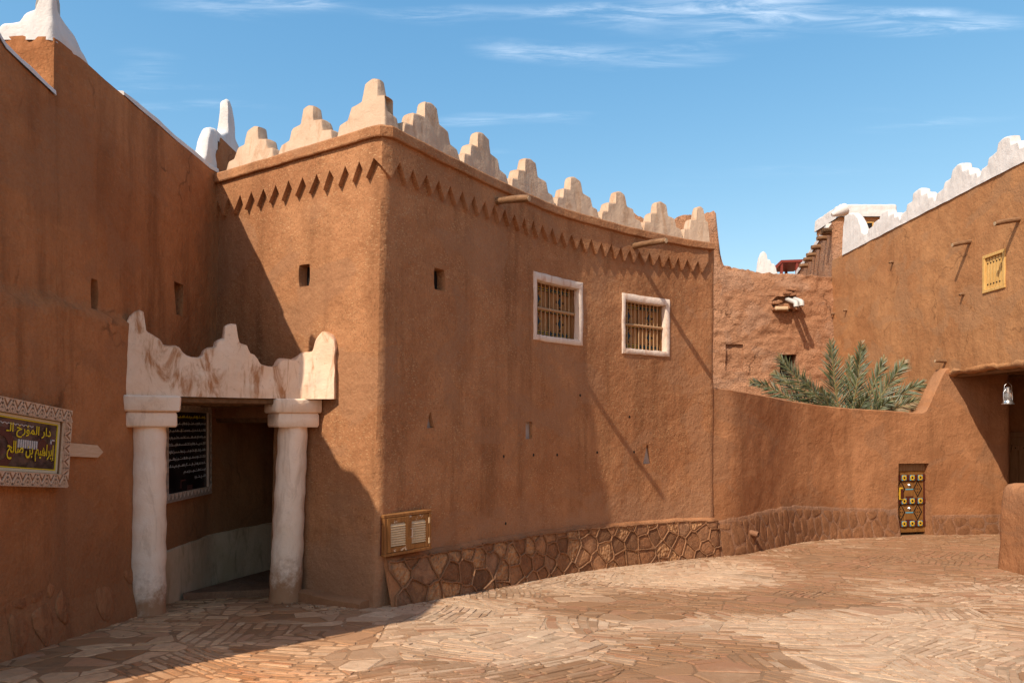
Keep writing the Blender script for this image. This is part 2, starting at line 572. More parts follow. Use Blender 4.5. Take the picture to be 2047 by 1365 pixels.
n_ = NT('printed_photo')
_v = n_.noise(1.0, 4, 0.6, 0.3, n_.map((7, 7, 11)))
_c = n_.mix(n_.rng(_v, 0.35, 0.6), (0.025, 0.014, 0.014), (0.13, 0.075, 0.065))
_v = n_.vor(1.0, 'F1', n_.map((9, 9, 16)), 'Color')
n_.color(n_.mix(0.25, _c, _v, 'MULTIPLY'))
n_.b.inputs['Roughness'].default_value = 0.35
n_.b.inputs['Specular IOR Level'].default_value = 0.35
M['print'] = n_.m
n_ = NT('dark_board')
_v = n_.noise(4, 3, 0.6)
n_.color(n_.mix(n_.rng(_v, 0.4, 0.7), (0.010, 0.007, 0.007), (0.03, 0.022, 0.02)))
n_.b.inputs['Roughness'].default_value = 0.25
n_.b.inputs['Specular IOR Level'].default_value = 0.4
M['board'] = n_.m

# paving stones: colour per stone, wear and sand on top
n_ = NT('paving_stone')
_t = n_.attr('tint')
_g = n_.noise(9, 7, 0.7, 0.6)
_c = n_.mix(n_.rng(_g, 0.3, 0.75, 0.0, 0.55), _t, (0.312, 0.169, 0.086))
_g2 = n_.noise(1.6, 6, 0.7, 1.0, n_.map((1, 1.5, 1)))
_c = n_.mix(n_.rng(_g2, 0.52, 0.74, 0.0, 0.4), _c, (0.559, 0.397, 0.254))
_g3 = n_.noise(42, 4, 0.7)
_c = n_.mix(n_.rng(_g3, 0.5, 0.8, 0.0, 0.35), _c, (0.234, 0.124, 0.062))
n_.color(_c)
_p = n_.bump(n_.noise(14, 7, 0.7, 0.3), 0.012, 0.9)
n_.bump(n_.noise(70, 4, 0.7), 0.004, 0.8, _p)
n_.b.inputs['Roughness'].default_value = 0.82
M['paver'] = n_.m
n_ = NT('paving_mortar')
_t = n_.attr('tint')
_g = n_.noise(7, 7, 0.7, 0.5)
_c = n_.mix(n_.rng(_g, 0.35, 0.7, 0.0, 0.7), _t, (0.208, 0.117, 0.061))
_g3 = n_.noise(60, 4, 0.7)
_c = n_.mix(n_.rng(_g3, 0.5, 0.8, 0.0, 0.5), _c, (0.442, 0.305, 0.189))
n_.color(_c)
n_.bump(n_.noise(50, 6, 0.7), 0.01, 1.0)
M['mortar'] = n_.m
# plinth stones: colour per stone; three surface finishes
for nm, pock in (('plinth_stone', 0), ('plinth_stone_pocked', 1)):
    n_ = NT(nm)
    _t = n_.attr('tint')
    _g = n_.noise(7, 8, 0.72, 0.8)
    _c = n_.mix(n_.rng(_g, 0.38, 0.7, 0.0, 0.75), _t, (0.14, 0.065, 0.035))
    _g2 = n_.noise(20, 6, 0.7, 1.5)
    _c = n_.mix(n_.rng(_g2, 0.55, 0.75, 0.0, 0.5), _c, (0.52, 0.33, 0.2))
    n_.color(_c)
    if pock:
        _p = n_.bump(n_.vor(20, 'SMOOTH_F1'), 0.045, 1.0)
        n_.bump(n_.noise(40, 5, 0.7), 0.008, 0.8, _p)
    else:
        _p = n_.bump(n_.noise(9, 8, 0.7, 1.0), 0.04, 1.0)
        n_.bump(n_.noise(60, 5, 0.7), 0.006, 0.8, _p)
    M[nm] = n_.m
n_ = NT('mud_washed_stone')
_g = n_.noise(6, 8, 0.7, 0.8, n_.map((1, 1, 0.5)))
_c = n_.mix(n_.rng(_g, 0.35, 0.68), (0.26, 0.12, 0.055), (0.15, 0.066, 0.03))
_g2 = n_.noise(1.0, 6, 0.7, 0.6, n_.map((9, 9, 2)))
_c = n_.mix(n_.rng(_g2, 0.62, 0.74, 0.0, 0.6), _c, (0.42, 0.26, 0.16))
n_.color(_c)
n_.bump(n_.noise(16, 7, 0.7, 0.5), 0.02, 1.0)
M['washed'] = n_.m
n_ = NT('mud_washed_dark_stone')
_g = n_.noise(6, 8, 0.7, 0.8, n_.map((1, 1, 0.5)))
n_.color(n_.mix(n_.rng(_g, 0.35, 0.68), (0.44, 0.19, 0.08), (0.27, 0.11, 0.045)))
n_.bump(n_.noise(16, 7, 0.7, 0.5), 0.03, 1.0)
M['washed_dark'] = n_.m
n_ = NT('palm_leaf')
_t = n_.attr('tint')
_g = n_.noise(3, 4, 0.6)
n_.color(n_.mix(n_.rng(_g, 0.35, 0.7, 0.0, 0.5), _t, (0.045, 0.06, 0.022)))
n_.b.inputs['Roughness'].default_value = 0.5
n_.b.inputs['Specular IOR Level'].default_value = 0.4
M['palm'] = n_.m
M['rachis'] = flat('palm_rib', (0.22, 0.19, 0.08), 0.6)
M['trunk'] = mud('palm_trunk_bark', (0.16, 0.10, 0.06), (0.10, 0.06, 0.035), straw=0.0, bump=3.0)

# ------------------------------------------------------------------ wall surfaces


def catmull(pts, per=10):
    out = []
    n = len(pts)
    for i in range(n - 1):
        p0, p1, p2, p3 = pts[max(i - 1, 0)], pts[i], pts[i + 1], pts[min(i + 2, n - 1)]
        for k in range(per):
            t = k / per
            out.append(tuple(0.5 * (2 * p1[a] + (p2[a] - p0[a]) * t + (2 * p0[a] - 5 * p1[a] + 4 * p2[a] - p3[a]) * t * t + (3 * p1[a] - p0[a] - 3 * p2[a] + p3[a]) * t ** 3) for a in (0, 1)))
    out.append(tuple(pts[-1]))
    return out


def rounded(a, c, b, r, n=6):
    """corner c between a and b, replaced by a small curve"""
    a, b, c = Vector(a), Vector(b), Vector(c)
    p, q = c + (a - c).normalized() * r, c + (b - c).normalized() * r
    return [tuple(p * (1 - t) ** 2 + c * (2 * t * (1 - t)) + q * t * t) for t in [i / n for i in range(n + 1)]]


class Surf:
    """vertical wall surface over a plan polyline; outside is to the right of the running direction"""

    def __init__(self, pts, amp=1.0, seed=0.0, bias=None, win=0.03):
        self.p = [Vector((a[0], a[1])) for a in pts]
        self.s = [0.0]
        for a, b in zip(self.p, self.p[1:]):
            self.s.append(self.s[-1] + (b - a).length)
        self.L = self.s[-1]
        self.amp, self.seed, self.bias, self.win = amp, seed, bias, win

    def xy(self, s):
        if s <= 0:
            return self.p[0] + (self.p[1] - self.p[0]).normalized() * s
        if s >= self.L:
            return self.p[-1] + (self.p[-1] - self.p[-2]).normalized() * (s - self.L)
        lo, hi = 0, len(self.s) - 1
        while hi - lo > 1:
            m = (lo + hi) // 2
            if self.s[m] <= s:
                lo = m
            else:
                hi = m
        t = (s - self.s[lo]) / max(1e-9, self.s[hi] - self.s[lo])
        return self.p[lo].lerp(self.p[hi], t)

    def d(self, s):
        return (self.xy(s + self.win) - self.xy(s - self.win)).normalized()

    def n(self, s):
        d = self.d(s)
        return Vector((d.y, -d.x))

    def disp(self, p, s, z):
        k = self.seed
        return self.amp * (0.016 * nz(p.x * .9 + k, p.y * .9, z * .9) + 0.009 * nz(p.x * 2.7 + k, p.y * 2.7, z * 2.7)
                           + 0.0045 * nz(p.x * 8 + k, p.y * 8, z * 8))

    def pt(self, s, z, off=0.0, flat=False):
        p = self.xy(s)
        n = self.n(s)
        o = off if flat else off + self.disp(p, s, z)
        r = Vector((p.x + n.x * o, p.y + n.y * o, z))
        if self.bias:
            r += self.bias(s, z)
        return r

    def su(self, u, z=2.5, off=0.0):
        best, bs = 1e9, 0
        N = int(self.L / 0.02) + 1
        for i in range(N + 1):
            s = self.L * i / N
            q = self.pt(s, z, off, True)
            if q.y < 0.5:
                continue
            e = abs(1023.5 + q.x / q.y * F - u)
            if e < best:
                best, bs = e, s
        return bs

    def sz(self, u, v, off=0.0):
        z = 2.5
        for _ in range(2):
            s = self.su(u, z, off)
            z = CH + (HOR - v) / F * self.pt(s, z, off, True).y
        return s, z


def lines(a, b, step, extra):
    ex = sorted(set(round(e, 4) for e in extra if a < e < b))
    base = [a] + ex + [b]
    out = []
    for p, q in zip(base, base[1:]):
        n = max(1, int(round((q - p) / step)))
        out += [p + (q - p) * i / n for i in range(n)]
    return out + [b]


def curtain(S, s0, s1, zb, zc, top, step, name, mat, parent, holes=(), thick=0.35, rows=8, extra=None, back=True):
    """wall sheet with thickness over S from s0 to s1, from zb to top(s); holes only below zc.
    hole = dict(s0,s1,z0,z1,depth,open,warp)"""
    ls = lines(s0, s1, step, [e for h in holes for e in (h['s0'], h['s1'])])
    lz = lines(zb, zc, step, [e for h in holes for e in (h['z0'], h['z1'])])
    jc = len(lz) - 1
    mb = MB()
    idx = {}
    vs = []

    def place(s, z, dep=0.0):
        ss = s
        for h in holes:
            w = h.get('warp')
            if w and h['z0'] - 1e-4 <= z <= h['z1'] + 1e-4:
                c, hw = (h['s0'] + h['s1']) / 2, (h['s1'] - h['s0']) / 2
                k = w((z - h['z0']) / (h['z1'] - h['z0']))
                a = abs(s - c)
                if a <= hw + 1e-4:
                    ss = c + (s - c) * k
                elif a < 2 * hw:
                    t = (a - hw) / hw
                    ss = c + math.copysign(hw * k + t * (2 * hw - hw * k), s - c)
        off = extra(ss, z) if extra else 0.0
        return S.pt(ss, z, off - dep)

    nrow = jc + 1 + rows
    for i, s in enumerate(ls):
        t = top(s)
        for j in range(nrow):
            z = lz[j] if j <= jc else zc + (t - zc) * (j - jc) / rows
            idx[i, j] = len(vs)
            vs.append(place(s, z))
    fs = []
    hole_at = {}
    for i in range(len(ls) - 1):
        sm = (ls[i] + ls[i + 1]) / 2
        for j in range(jc):
            zm = (lz[j] + lz[j + 1]) / 2
            for k, h in enumerate(holes):
                if h['s0'] < sm < h['s1'] and h['z0'] < zm < h['z1']:
                    hole_at[i, j] = k
    deep = {}

    def dv(i, j, k):
        if (i, j, k) not in deep:
            deep[i, j, k] = len(vs)
            vs.append(place(ls[i], lz[j], holes[k]['depth']))
        return deep[i, j, k]

    for i in range(len(ls) - 1):
        for j in range(nrow - 1):
            k = hole_at.get((i, j))
            a, b, c, d = idx[i, j], idx[i + 1, j], idx[i + 1, j + 1], idx[i, j + 1]
            if k is None:
                fs.append((a, b, c, d))
                continue
            if not holes[k].get('open'):
                fs.append((dv(i, j, k), dv(i + 1, j, k), dv(i + 1, j + 1, k), dv(i, j + 1, k)))
            for (ni, nj, e, f) in ((i - 1, j, (i, j), (i, j + 1)), (i + 1, j, (i + 1, j + 1), (i + 1, j)), (i, j - 1, (i + 1, j), (i, j)), (i, j + 1, (i, j + 1), (i + 1, j + 1))):
                if hole_at.get((ni, nj)) != k and 0 <= ni < len(ls) - 1 and nj >= 0:
                    fs.append((idx[e], idx[f], dv(f[0], f[1], k), dv(e[0], e[1], k)))
    # rounded top and plain back
    prev = [idx[i, nrow - 1] for i in range(len(ls))]
    capcols = []
    prof = [(0.03, 0.018), (0.09, 0.03), (thick * 0.5, 0.035), (thick - 0.05, 0.02), (thick, -0.03)]
    if back:
        prof.append((thick, None))
    for (o, dz) in prof:
        cur = []
        for i, s in enumerate(ls):
            z = zb if dz is None else top(s) + dz
            cur.append(len(vs))
            vs.append(S.pt(s, z, (extra(s, min(z, top(s))) if extra else 0) - o, flat=(dz is None)))
        for i in range(len(ls) - 1):
            fs.append((prev[i], prev[i + 1], cur[i + 1], cur[i]))
        capcols.append(cur)
        prev = cur
    if back:
        for i in (0, len(ls) - 1):
            ring = [idx[i, j] for j in range(nrow)] + [c[i] for c in capcols]
            fs.append(ring if i == 0 else ring[::-1])
    mb.add(vs, fs)
    return mb.build(name, mat, parent, smooth=50)


def parapet(S, s0, s1, h, zb, thick, name, mat, parent, off=0.0, ds=0.018, amp=0.011, taper=0.12, rr=0.06):
    """rounded plaster crest: front at off, back at off-thick, height h(s) above zb(s)"""
    n = max(2, int((s1 - s0) / ds))
    cols = []
    vs = []
    for i in range(n + 1):
        s = s0 + (s1 - s0) * i / n
        H = max(0.02, h(s))
        z0 = zb(s) if callable(zb) else zb
        r = min(rr, 0.45 * H, thick * 0.45)
        prof = []
        for k in range(8):
            z = (H - r) * k / 7
            prof.append((-taper * z * 0.5, z))
        o0, o1 = -taper * (H - r) * .5, -thick + taper * (H - r) * .5
        for k in range(1, 6):
            a = math.pi / 2 * k / 6
            prof.append((o0 - r * (1 - math.cos(a)), H - r + r * math.sin(a)))
        prof.append(((o0 + o1) / 2, H + 0.004))
        for k in range(5, 0, -1):
            a = math.pi / 2 * k / 6
            prof.append((o1 + r * (1 - math.cos(a)), H - r + r * math.sin(a)))
        for k in range(7, -1, -1):
            z = (H - r) * k / 7
            prof.append((-thick + taper * z * 0.5, z))
        col = []
        for (o, z) in prof:
            q = S.pt(s, z0 + z, off + o, flat=True)
            w = min(1.0, z / 0.05)
            col.append(len(vs))
            dd = Vector((nz(q.x * 5, q.y * 5, q.z * 5), nz(q.x * 5 + 9, q.y * 5, q.z * 5), nz(q.x * 5, q.y * 5 + 9, q.z * 5))) * amp * w
            dd += Vector((nz(q.x * 13, q.y * 13, q.z * 13), nz(q.x * 13 + 9, q.y * 13, q.z * 13), 0)) * amp * .35 * w
            vs.append(q + dd)
        cols.append(col)
    fs = []
    m = len(cols[0])
    for i in range(n):
        for k in range(m - 1):
            fs.append((cols[i][k], cols[i + 1][k], cols[i + 1][k + 1], cols[i][k + 1]))
    fs.append(cols[0][::-1][::-1])
    fs.append(cols[-1][::-1])
    mb = MB()
    mb.add(vs, fs)
    return mb.build(name, mat, parent, smooth=60)


def sweep(S, s0, s1, prof, ds, name, mat, parent, smooth=40, wob=0.004):
    """closed profile [(offset, z or callable)] carried along S"""
    n = max(2, int((s1 - s0) / ds))
    vs, fs = [], []
    m = len(prof)
    for i in range(n + 1):
        s = s0 + (s1 - s0) * i / n
        for (o, z) in prof:
            zz = z(s) if callable(z) else z
            q = S.pt(s, zz, o)
            q.z += wob * nz(q.x * 4, q.y * 4, o * 9)
            vs.append(q)
    for i in range(n):
        for k in range(m):
            j = (k + 1) % m
            fs.append((i * m + k, (i + 1) * m + k, (i + 1) * m + j, i * m + j))
    fs.append(tuple(range(m)))
    fs.append(tuple(n * m + k for k in range(m - 1, -1, -1)))
    mb = MB()
    mb.add(vs, fs)
    return mb.build(name, mat, parent, smooth=smooth)


# convex polygon tools for stones
def clip(poly, a, b, c):
    """keep the side a*x+b*y<=c"""
    out = []
    n = len(poly)
    for i in range(n):
        p, q = poly[i], poly[(i + 1) % n]
        dp, dq = a * p[0] + b * p[1] - c, a * q[0] + b * q[1] - c
        if dp <= 0:
            out.append(p)
        if (dp < 0 < dq) or (dq < 0 < dp):
            t = dp / (dp - dq)
            out.append((p[0] + (q[0] - p[0]) * t, p[1] + (q[1] - p[1]) * t))
    return out


def area(poly):
    return 0.5 * sum(poly[i][0] * poly[(i + 1) % len(poly)][1] - poly[(i + 1) % len(poly)][0] * poly[i][1] for i in range(len(poly)))


def centroid(poly):
    return (sum(p[0] for p in poly) / len(poly), sum(p[1] for p in poly) / len(poly))


def voronoi(seeds, frame, reach, frames=None):
    cells = []
    for i, a in enumerate(seeds):
        poly = list(frame if frames is None else frames[i])
        near = sorted((b for b in seeds if b is not a and abs(b[0] - a[0]) < reach and abs(b[1] - a[1]) < reach), key=lambda b: (b[0] - a[0]) ** 2 + (b[1] - a[1]) ** 2)
        for b in near:
            ax, ay = b[0] - a[0], b[1] - a[1]
            c = (b[0] ** 2 + b[1] ** 2 - a[0] ** 2 - a[1] ** 2) / 2
            poly = clip(poly, ax, ay, c)
            if len(poly) < 3:
                break
        cells.append(poly if len(poly) >= 3 else [])
    return cells


def inset(poly, d):
    """shrink a convex counter-clockwise polygon"""
    out = list(poly)
    n = len(poly)
    for i in range(n):
        p, q = poly[i], poly[(i + 1) % n]
        ex, ey = q[0] - p[0], q[1] - p[1]
        l = math.hypot(ex, ey)
        if l < 1e-6:
            continue
        nx, ny = ey / l, -ex / l
        out = clip(out, nx, ny, nx * p[0] + ny * p[1] - d)
        if len(out) < 3:
            return []
    return out


def dedupe(poly, eps=0.012):
    out = []
    for p in poly:
        if not out or math.hypot(p[0] - out[-1][0], p[1] - out[-1][1]) > eps:
            out.append(p)
    if len(out) > 2 and math.hypot(out[0][0] - out[-1][0], out[0][1] - out[-1][1]) < eps:
        out.pop()
    return out


def soften(poly, cut=0.22, jit=0.0):
    """cut the corners of a polygon and roughen it"""
    out = []
    n = len(poly)
    for i in range(n):
        p, q = poly[i], poly[(i + 1) % n]
        for t in (cut, 1 - cut):
            out.append((p[0] + (q[0] - p[0]) * t + random.uniform(-jit, jit), p[1] + (q[1] - p[1]) * t + random.uniform(-jit, jit)))
    return out

# ================================================================== GROUND
CORNER = (-1.512, 8.52)
MAINPTS = [CORNER, (-.76, 9.66), (-.03, 10.74), (.69, 11.66), (1.5, 12.43), (2.34, 13.10), (3.20, 13.68), (3.95, 14.06)]
FAC_A = (-4.75, 10.58)
curve = catmull(MAINPTS, 8)
hp = [FAC_A] + rounded(FAC_A, CORNER, curve[4], 0.055) + curve[5:-1]
hp += rounded(curve[-2], curve[-1], (3.55, 16.0), 0.06) + [(3.55, 16.0)]
N1 = Vector((-.536, -.843, 0))
_t = Surf(hp)
S_CORNER = min((i * 0.01 for i in range(int(_t.L / .01))), key=lambda s: (_t.xy(s) - Vector(CORNER)).length)


def house_bias(s, z):
    k = 1.0 if s < S_CORNER else 1 - sstep((s - S_CORNER) / 2.2)
    return N1 * (0.15 * k * (1 - z / 5.6))


HOUSE = Surf(hp, 1.0, 0.0, house_bias)
YARDPTS = [(3.3, 13.80), (3.95, 14.09), (4.5, 14.40), (5.35, 15.28), (6.47, 16.42), (7.5, 17.08), (8.5, 17.42), (9.5, 17.66), (10.6, 17.9), (11.6, 18.02), (12.45, 18.1)]
YARD = Surf(catmull(YARDPTS, 8) + rounded((11.6, 18.02), (12.55, 18.12), (12.6, 19.2), .09) + [(12.62, 19.2)], 1.1, 5.0)
LX = -4.2


def in_front(x, y, m=0.02):
    """is the plan point on the open side of the walls?"""
    if x < LX - 0.05:
        return False
    if y > 19.0:
        return False
    p = Vector((x, y))
    for S in (HOUSE, YARD):
        best, bi = 1e9, 0
        for i, q in enumerate(S.p):
            d = (p - q).length_squared
            if d < best:
                best, bi = d, i
        s = S.s[bi]
        if S is HOUSE and (x > 3.9 or (x < -3.0 and y > 9.2)):
            continue
        if best < 9 and (p - S.p[bi]).dot(S.n(s)) < -m:
            return False
    return True


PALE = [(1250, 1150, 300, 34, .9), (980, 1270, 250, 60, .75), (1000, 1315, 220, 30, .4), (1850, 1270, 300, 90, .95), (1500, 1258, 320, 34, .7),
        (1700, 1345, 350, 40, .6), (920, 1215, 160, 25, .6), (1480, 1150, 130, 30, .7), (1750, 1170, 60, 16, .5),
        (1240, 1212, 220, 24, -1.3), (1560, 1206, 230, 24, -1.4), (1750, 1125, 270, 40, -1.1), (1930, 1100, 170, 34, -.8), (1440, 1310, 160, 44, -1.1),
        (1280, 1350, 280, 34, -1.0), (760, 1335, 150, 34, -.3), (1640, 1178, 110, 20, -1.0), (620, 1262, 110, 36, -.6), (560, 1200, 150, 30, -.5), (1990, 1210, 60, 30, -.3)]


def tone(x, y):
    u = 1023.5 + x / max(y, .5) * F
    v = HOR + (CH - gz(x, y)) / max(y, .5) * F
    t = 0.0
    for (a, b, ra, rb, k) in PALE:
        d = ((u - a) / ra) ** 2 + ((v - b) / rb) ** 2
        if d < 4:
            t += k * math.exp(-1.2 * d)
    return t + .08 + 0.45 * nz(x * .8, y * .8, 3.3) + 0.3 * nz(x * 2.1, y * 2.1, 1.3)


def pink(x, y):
    """warm light painted into the shaded ground colour before the portal; it thins rightwards"""
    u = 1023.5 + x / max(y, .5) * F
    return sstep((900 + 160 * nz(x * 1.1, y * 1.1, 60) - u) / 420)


# bedding mortar of the square, one sheet
mb = MB()
gx = [-9 + i * 0.3 for i in range(int(24 / .3) + 1)]
gy = [-4 + i * 0.3 for i in range(int(25.2 / .3) + 1)]
vs = [(x, y, gz(x, y) + 0.006 * nz(x * 2, y * 2, 0)) for x in gx for y in gy]
ny = len(gy)
for i in range(len(gx) - 1):
    for j in range(ny - 1):
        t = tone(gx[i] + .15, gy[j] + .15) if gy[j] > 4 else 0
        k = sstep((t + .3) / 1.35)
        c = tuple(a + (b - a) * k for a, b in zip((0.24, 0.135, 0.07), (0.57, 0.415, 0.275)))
        kp = pink(gx[i], gy[j])  # mortar colour warmed to offset the cool shade on the left
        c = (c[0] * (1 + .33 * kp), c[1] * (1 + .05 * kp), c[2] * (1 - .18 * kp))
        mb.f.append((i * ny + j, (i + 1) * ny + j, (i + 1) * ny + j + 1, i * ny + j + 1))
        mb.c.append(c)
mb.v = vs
pavement = mb.build('pavement', M['mortar'], None, smooth=180, kind='structure')
pavement['label'] = 'sandy mortar bed of the paved square'

mb = MB()
mb.add([(-900, -300, -1.3), (900, -300, -1.3), (900, 1500, -1.3), (-900, 1500, -1.3)], [(0, 1, 2, 3)])
g_ = mb.build('ground', M['mud_yard'], None, kind='structure')
g_['label'] = 'bare earth ground reaching to the horizon'

# paving stones: patches of strips laid at different angles, and patches of irregular slabs
FR = [(-4.6, 4.6), (13.2, 4.6), (13.2, 19.2), (-4.6, 19.2)]
seeds = []
for k in range(6000):
    p = (random.uniform(-4.6, 13.2), random.uniform(4.6, 19.2))
    dmin = 0.62 if p[1] < 10 else 0.8
    if all((p[0] - q[0]) ** 2 + (p[1] - q[1]) ** 2 > dmin ** 2 for q in seeds):
        seeds.append(p)
stones = []
for seed, cell in zip(seeds, voronoi(seeds, FR, 3.2)):
    if len(cell) < 3:
        continue
    cx, cy = centroid(cell)
    u = 1023.5 + cx / cy * F
    if u < -120 or u > 2250:
        continue
    v = HOR + (CH - gz(cx, cy)) / cy * F
    slab = random.random() < (0.75 if (v > 1290 and 850 < u < 1650) else (0.55 if u < 800 else 0.16))
    if slab:
        sp = random.uniform(.15, .24) if u < 800 else random.uniform(.18, .32)
        pts = []
        for k in range(160):
            p = (cx + random.uniform(-1.2, 1.2), cy + random.uniform(-1.2, 1.2))
            if all((p[0] - q[0]) ** 2 + ((p[1] - q[1]) * 1.25) ** 2 > sp * sp for q in pts):
                pts.append(p)
        sub = [c for c in voronoi(pts, cell, 1.2) if len(c) >= 3]
    else:
        th = random.choice((0.1, 0.5, 0.9, 1.5, 2.2, 2.7, 3.0)) + random.uniform(-.2, .2)
        w0 = random.uniform(0.065, 0.12)
        ca, sa = math.cos(th), math.sin(th)
        loc = [((p[0] - cx) * ca + (p[1] - cy) * sa, -(p[0] - cx) * sa + (p[1] - cy) * ca) for p in cell]
        y0, y1 = min(p[1] for p in loc), max(p[1] for p in loc)
        x0, x1 = min(p[0] for p in loc), max(p[0] for p in loc)
        sub = []
        y = y0
        while y < y1:
            w = w0 * random.uniform(0.7, 1.35)
            x = x0 - random.uniform(0, .3)
            while x < x1:
                l = random.uniform(0.14, 0.38) * (1.25 if w > .12 else 1)
                sk = random.uniform(-.03, .03)
                q = loc
                for (a, b, c) in ((0, 1, y + w), (0, -1, -y), (1, sk, x + l), (-1, random.uniform(-.05, .05), -x)):
                    q = clip(q, a, b, c)
                    if len(q) < 3:
                        break
                if len(q) >= 3:
                    sub.append([(cx + p[0] * ca - p[1] * sa, cy + p[0] * sa + p[1] * ca) for p in q])
                x += l
            y += w
    for q in sub:
        q = dedupe(inset(q, random.uniform(0.005, 0.011) * (1.7 if u < 760 else 1.0)), 0.018)
        if len(q) < 3 or abs(area(q)) < 0.0016:
            continue
        q = [(p[0] + .16 * nz(p[0] * .9, p[1] * .9, 20), p[1] + .22 * nz(p[0] * .9, p[1] * .9, 40)) for p in q]
        c = centroid(q)
        if not in_front(*c):
            continue
        if random.random() < 0.03:
            continue
        stones.append((q, c))


def stone_mesh(mb, q, c):
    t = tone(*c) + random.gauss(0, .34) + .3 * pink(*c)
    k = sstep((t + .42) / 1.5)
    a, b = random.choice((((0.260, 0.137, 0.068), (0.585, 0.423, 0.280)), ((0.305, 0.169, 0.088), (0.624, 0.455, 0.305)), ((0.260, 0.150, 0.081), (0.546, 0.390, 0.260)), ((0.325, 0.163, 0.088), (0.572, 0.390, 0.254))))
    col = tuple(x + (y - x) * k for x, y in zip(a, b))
    kp = pink(*c)  # stone colour warmed and lifted where the ground lies in shade
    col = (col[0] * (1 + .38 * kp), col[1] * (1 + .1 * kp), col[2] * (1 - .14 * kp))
    q = [(p[0] + random.uniform(-.006, .006), p[1] + random.uniform(-.006, .006)) for p in q]
    if random.random() < .6 and len(q) < 8:
        q = soften(q, random.uniform(.07, .18), .003)
    n = len(q)
    h = random.uniform(0.002, 0.010)
    tx, ty = random.uniform(-.016, .016), random.uniform(-.016, .016)
    r = []
    for (shr, dz) in ((1.0, -0.03), (1.0, h - .006), (0.94, h)):
        for p in q:
            x, y = c[0] + (p[0] - c[0]) * shr, c[1] + (p[1] - c[1]) * shr
            r.append((x, y, gz(x, y) + dz + tx * (p[0] - c[0]) + ty * (p[1] - c[1])))
    fs = [(i, (i + 1) % n, n + (i + 1) % n, n + i) for i in range(n)]
    fs += [(n + i, n + (i + 1) % n, 2 * n + (i + 1) % n, 2 * n + i) for i in range(n)]
    fs.append(tuple(range(2 * n, 3 * n)))
    mb.add(r, fs, col)


def shows(st):
    q, c = st
    u = 1023.5 + c[0] / c[1] * F
    v = HOR + (CH - gz(*c)) / c[1] * F
    vis = 1.0 if (-20 < u < 2070 and v < 1375) else 0.0
    return vis * abs(area(q)) / c[1] ** 3


stones.sort(key=shows, reverse=True)
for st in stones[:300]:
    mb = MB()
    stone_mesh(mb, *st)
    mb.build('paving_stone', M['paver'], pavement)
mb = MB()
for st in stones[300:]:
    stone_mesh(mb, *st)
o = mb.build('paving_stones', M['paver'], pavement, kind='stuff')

# ================================================================== MAIN HOUSE
house = thing('mud_brick_house', 'brown mud plastered house with curved front, zigzag frieze and cream stepped merlons', 'house', (0.0, 12.0, -0.3))
ZC = 5.62


def rect_hole(S, u0, v0, u1, v1, depth, **k):
    s0, z0 = S.sz(u0, v1)
    s1, _ = S.sz(u1, v1)
    zt = CH + (HOR - v0) / F * S.pt((s0 + s1) / 2, 3, 0, True).y
    zb_ = CH + (HOR - v1) / F * S.pt((s0 + s1) / 2, 3, 0, True).y
    return dict(s0=s0, s1=s1, z0=zb_, z1=zt, depth=depth, **k)


s_pass = HOUSE.su(545, 1.5)
H_PASS = dict(s0=0.03, s1=s_pass, z0=-0.95, z1=2.2, depth=0.5, open=True)
vent_w = lambda t: 1.0 - 0.15 * (2 * abs(t - .5)) ** 6
tri_w = lambda t: max(0.16, 1.0 - 0.84 * t)
H_V1 = rect_hole(HOUSE, 597, 528, 619, 572, 0.22, warp=vent_w)
H_V2 = rect_hole(HOUSE, 867, 537, 888, 580, 0.22, warp=vent_w)
H_N1 = rect_hole(HOUSE, 854, 824, 869, 855, 0.10, warp=tri_w)
H_N2 = rect_hole(HOUSE, 1051, 843, 1065, 877, 0.10)
H_N3 = rect_hole(HOUSE, 1285, 889, 1304, 927, 0.10, warp=tri_w)
W1 = rect_hole(HOUSE, 1071, 567, 1158, 676, 0.34)
W2 = rect_hole(HOUSE, 1249, 604, 1332, 701, 0.34)
hh = [H_PASS, H_V1, H_V2, H_N1, H_N2, H_N3, W1, W2]
# the shallow niche the timber box by the corner stands in
curtain(HOUSE, 0.0, HOUSE.L, -1.0, 5.0, lambda s: ZC - .06, 0.065, 'wall', M['mud_house'], house, hh, thick=0.5, back=False)
# cornice
S_END = min((i * 0.01 for i in range(int(HOUSE.L / .01))), key=lambda s: (HOUSE.xy(s) - Vector((3.95, 14.06))).length) - .10
S_L = HOUSE.su(430, 5.6)
sweep(HOUSE, 0.2, S_END + .02, [(-.2, 5.49), (.108, 5.487), (.115, 5.50), (.113, 5.60), (.10, 5.622), (-.45, 5.63), (-.45, 5.5)], 0.05, 'cornice', M['mud_house'], house, smooth=25, wob=.006)
# zigzag frieze: a raised coat of plaster whose lower edge is cut into teeth
PERIOD = 0.25
mb = MB()
s = S_L + .02
zz = []
n_half = int((S_END - s) / (PERIOD / 2))
for i in range(n_half + 1):
    si = s + i * PERIOD / 2
    zz.append((si + random.uniform(-.012, .012), (5.03 if i % 2 == 0 else 5.25) + random.uniform(-.012, .012)))
vs, fs = [], []
TH = 0.068
cols = []
for i in range(len(zz) - 1):
    for t in (0, .5):
        cols.append((zz[i][0] + (zz[i + 1][0] - zz[i][0]) * t, zz[i][1] + (zz[i + 1][1] - zz[i][1]) * t))
cols.append(zz[-1])
for (si, zi) in cols:
    for r in range(4):
        z = zi + (5.50 - zi) * r / 3
        vs.append(HOUSE.pt(si, z, TH + (.004 * nz(si * 9, z * 9, 2))))
    vs.append(HOUSE.pt(si, zi - .004, -0.03))
    vs.append(HOUSE.pt(si, 5.5, -0.03))
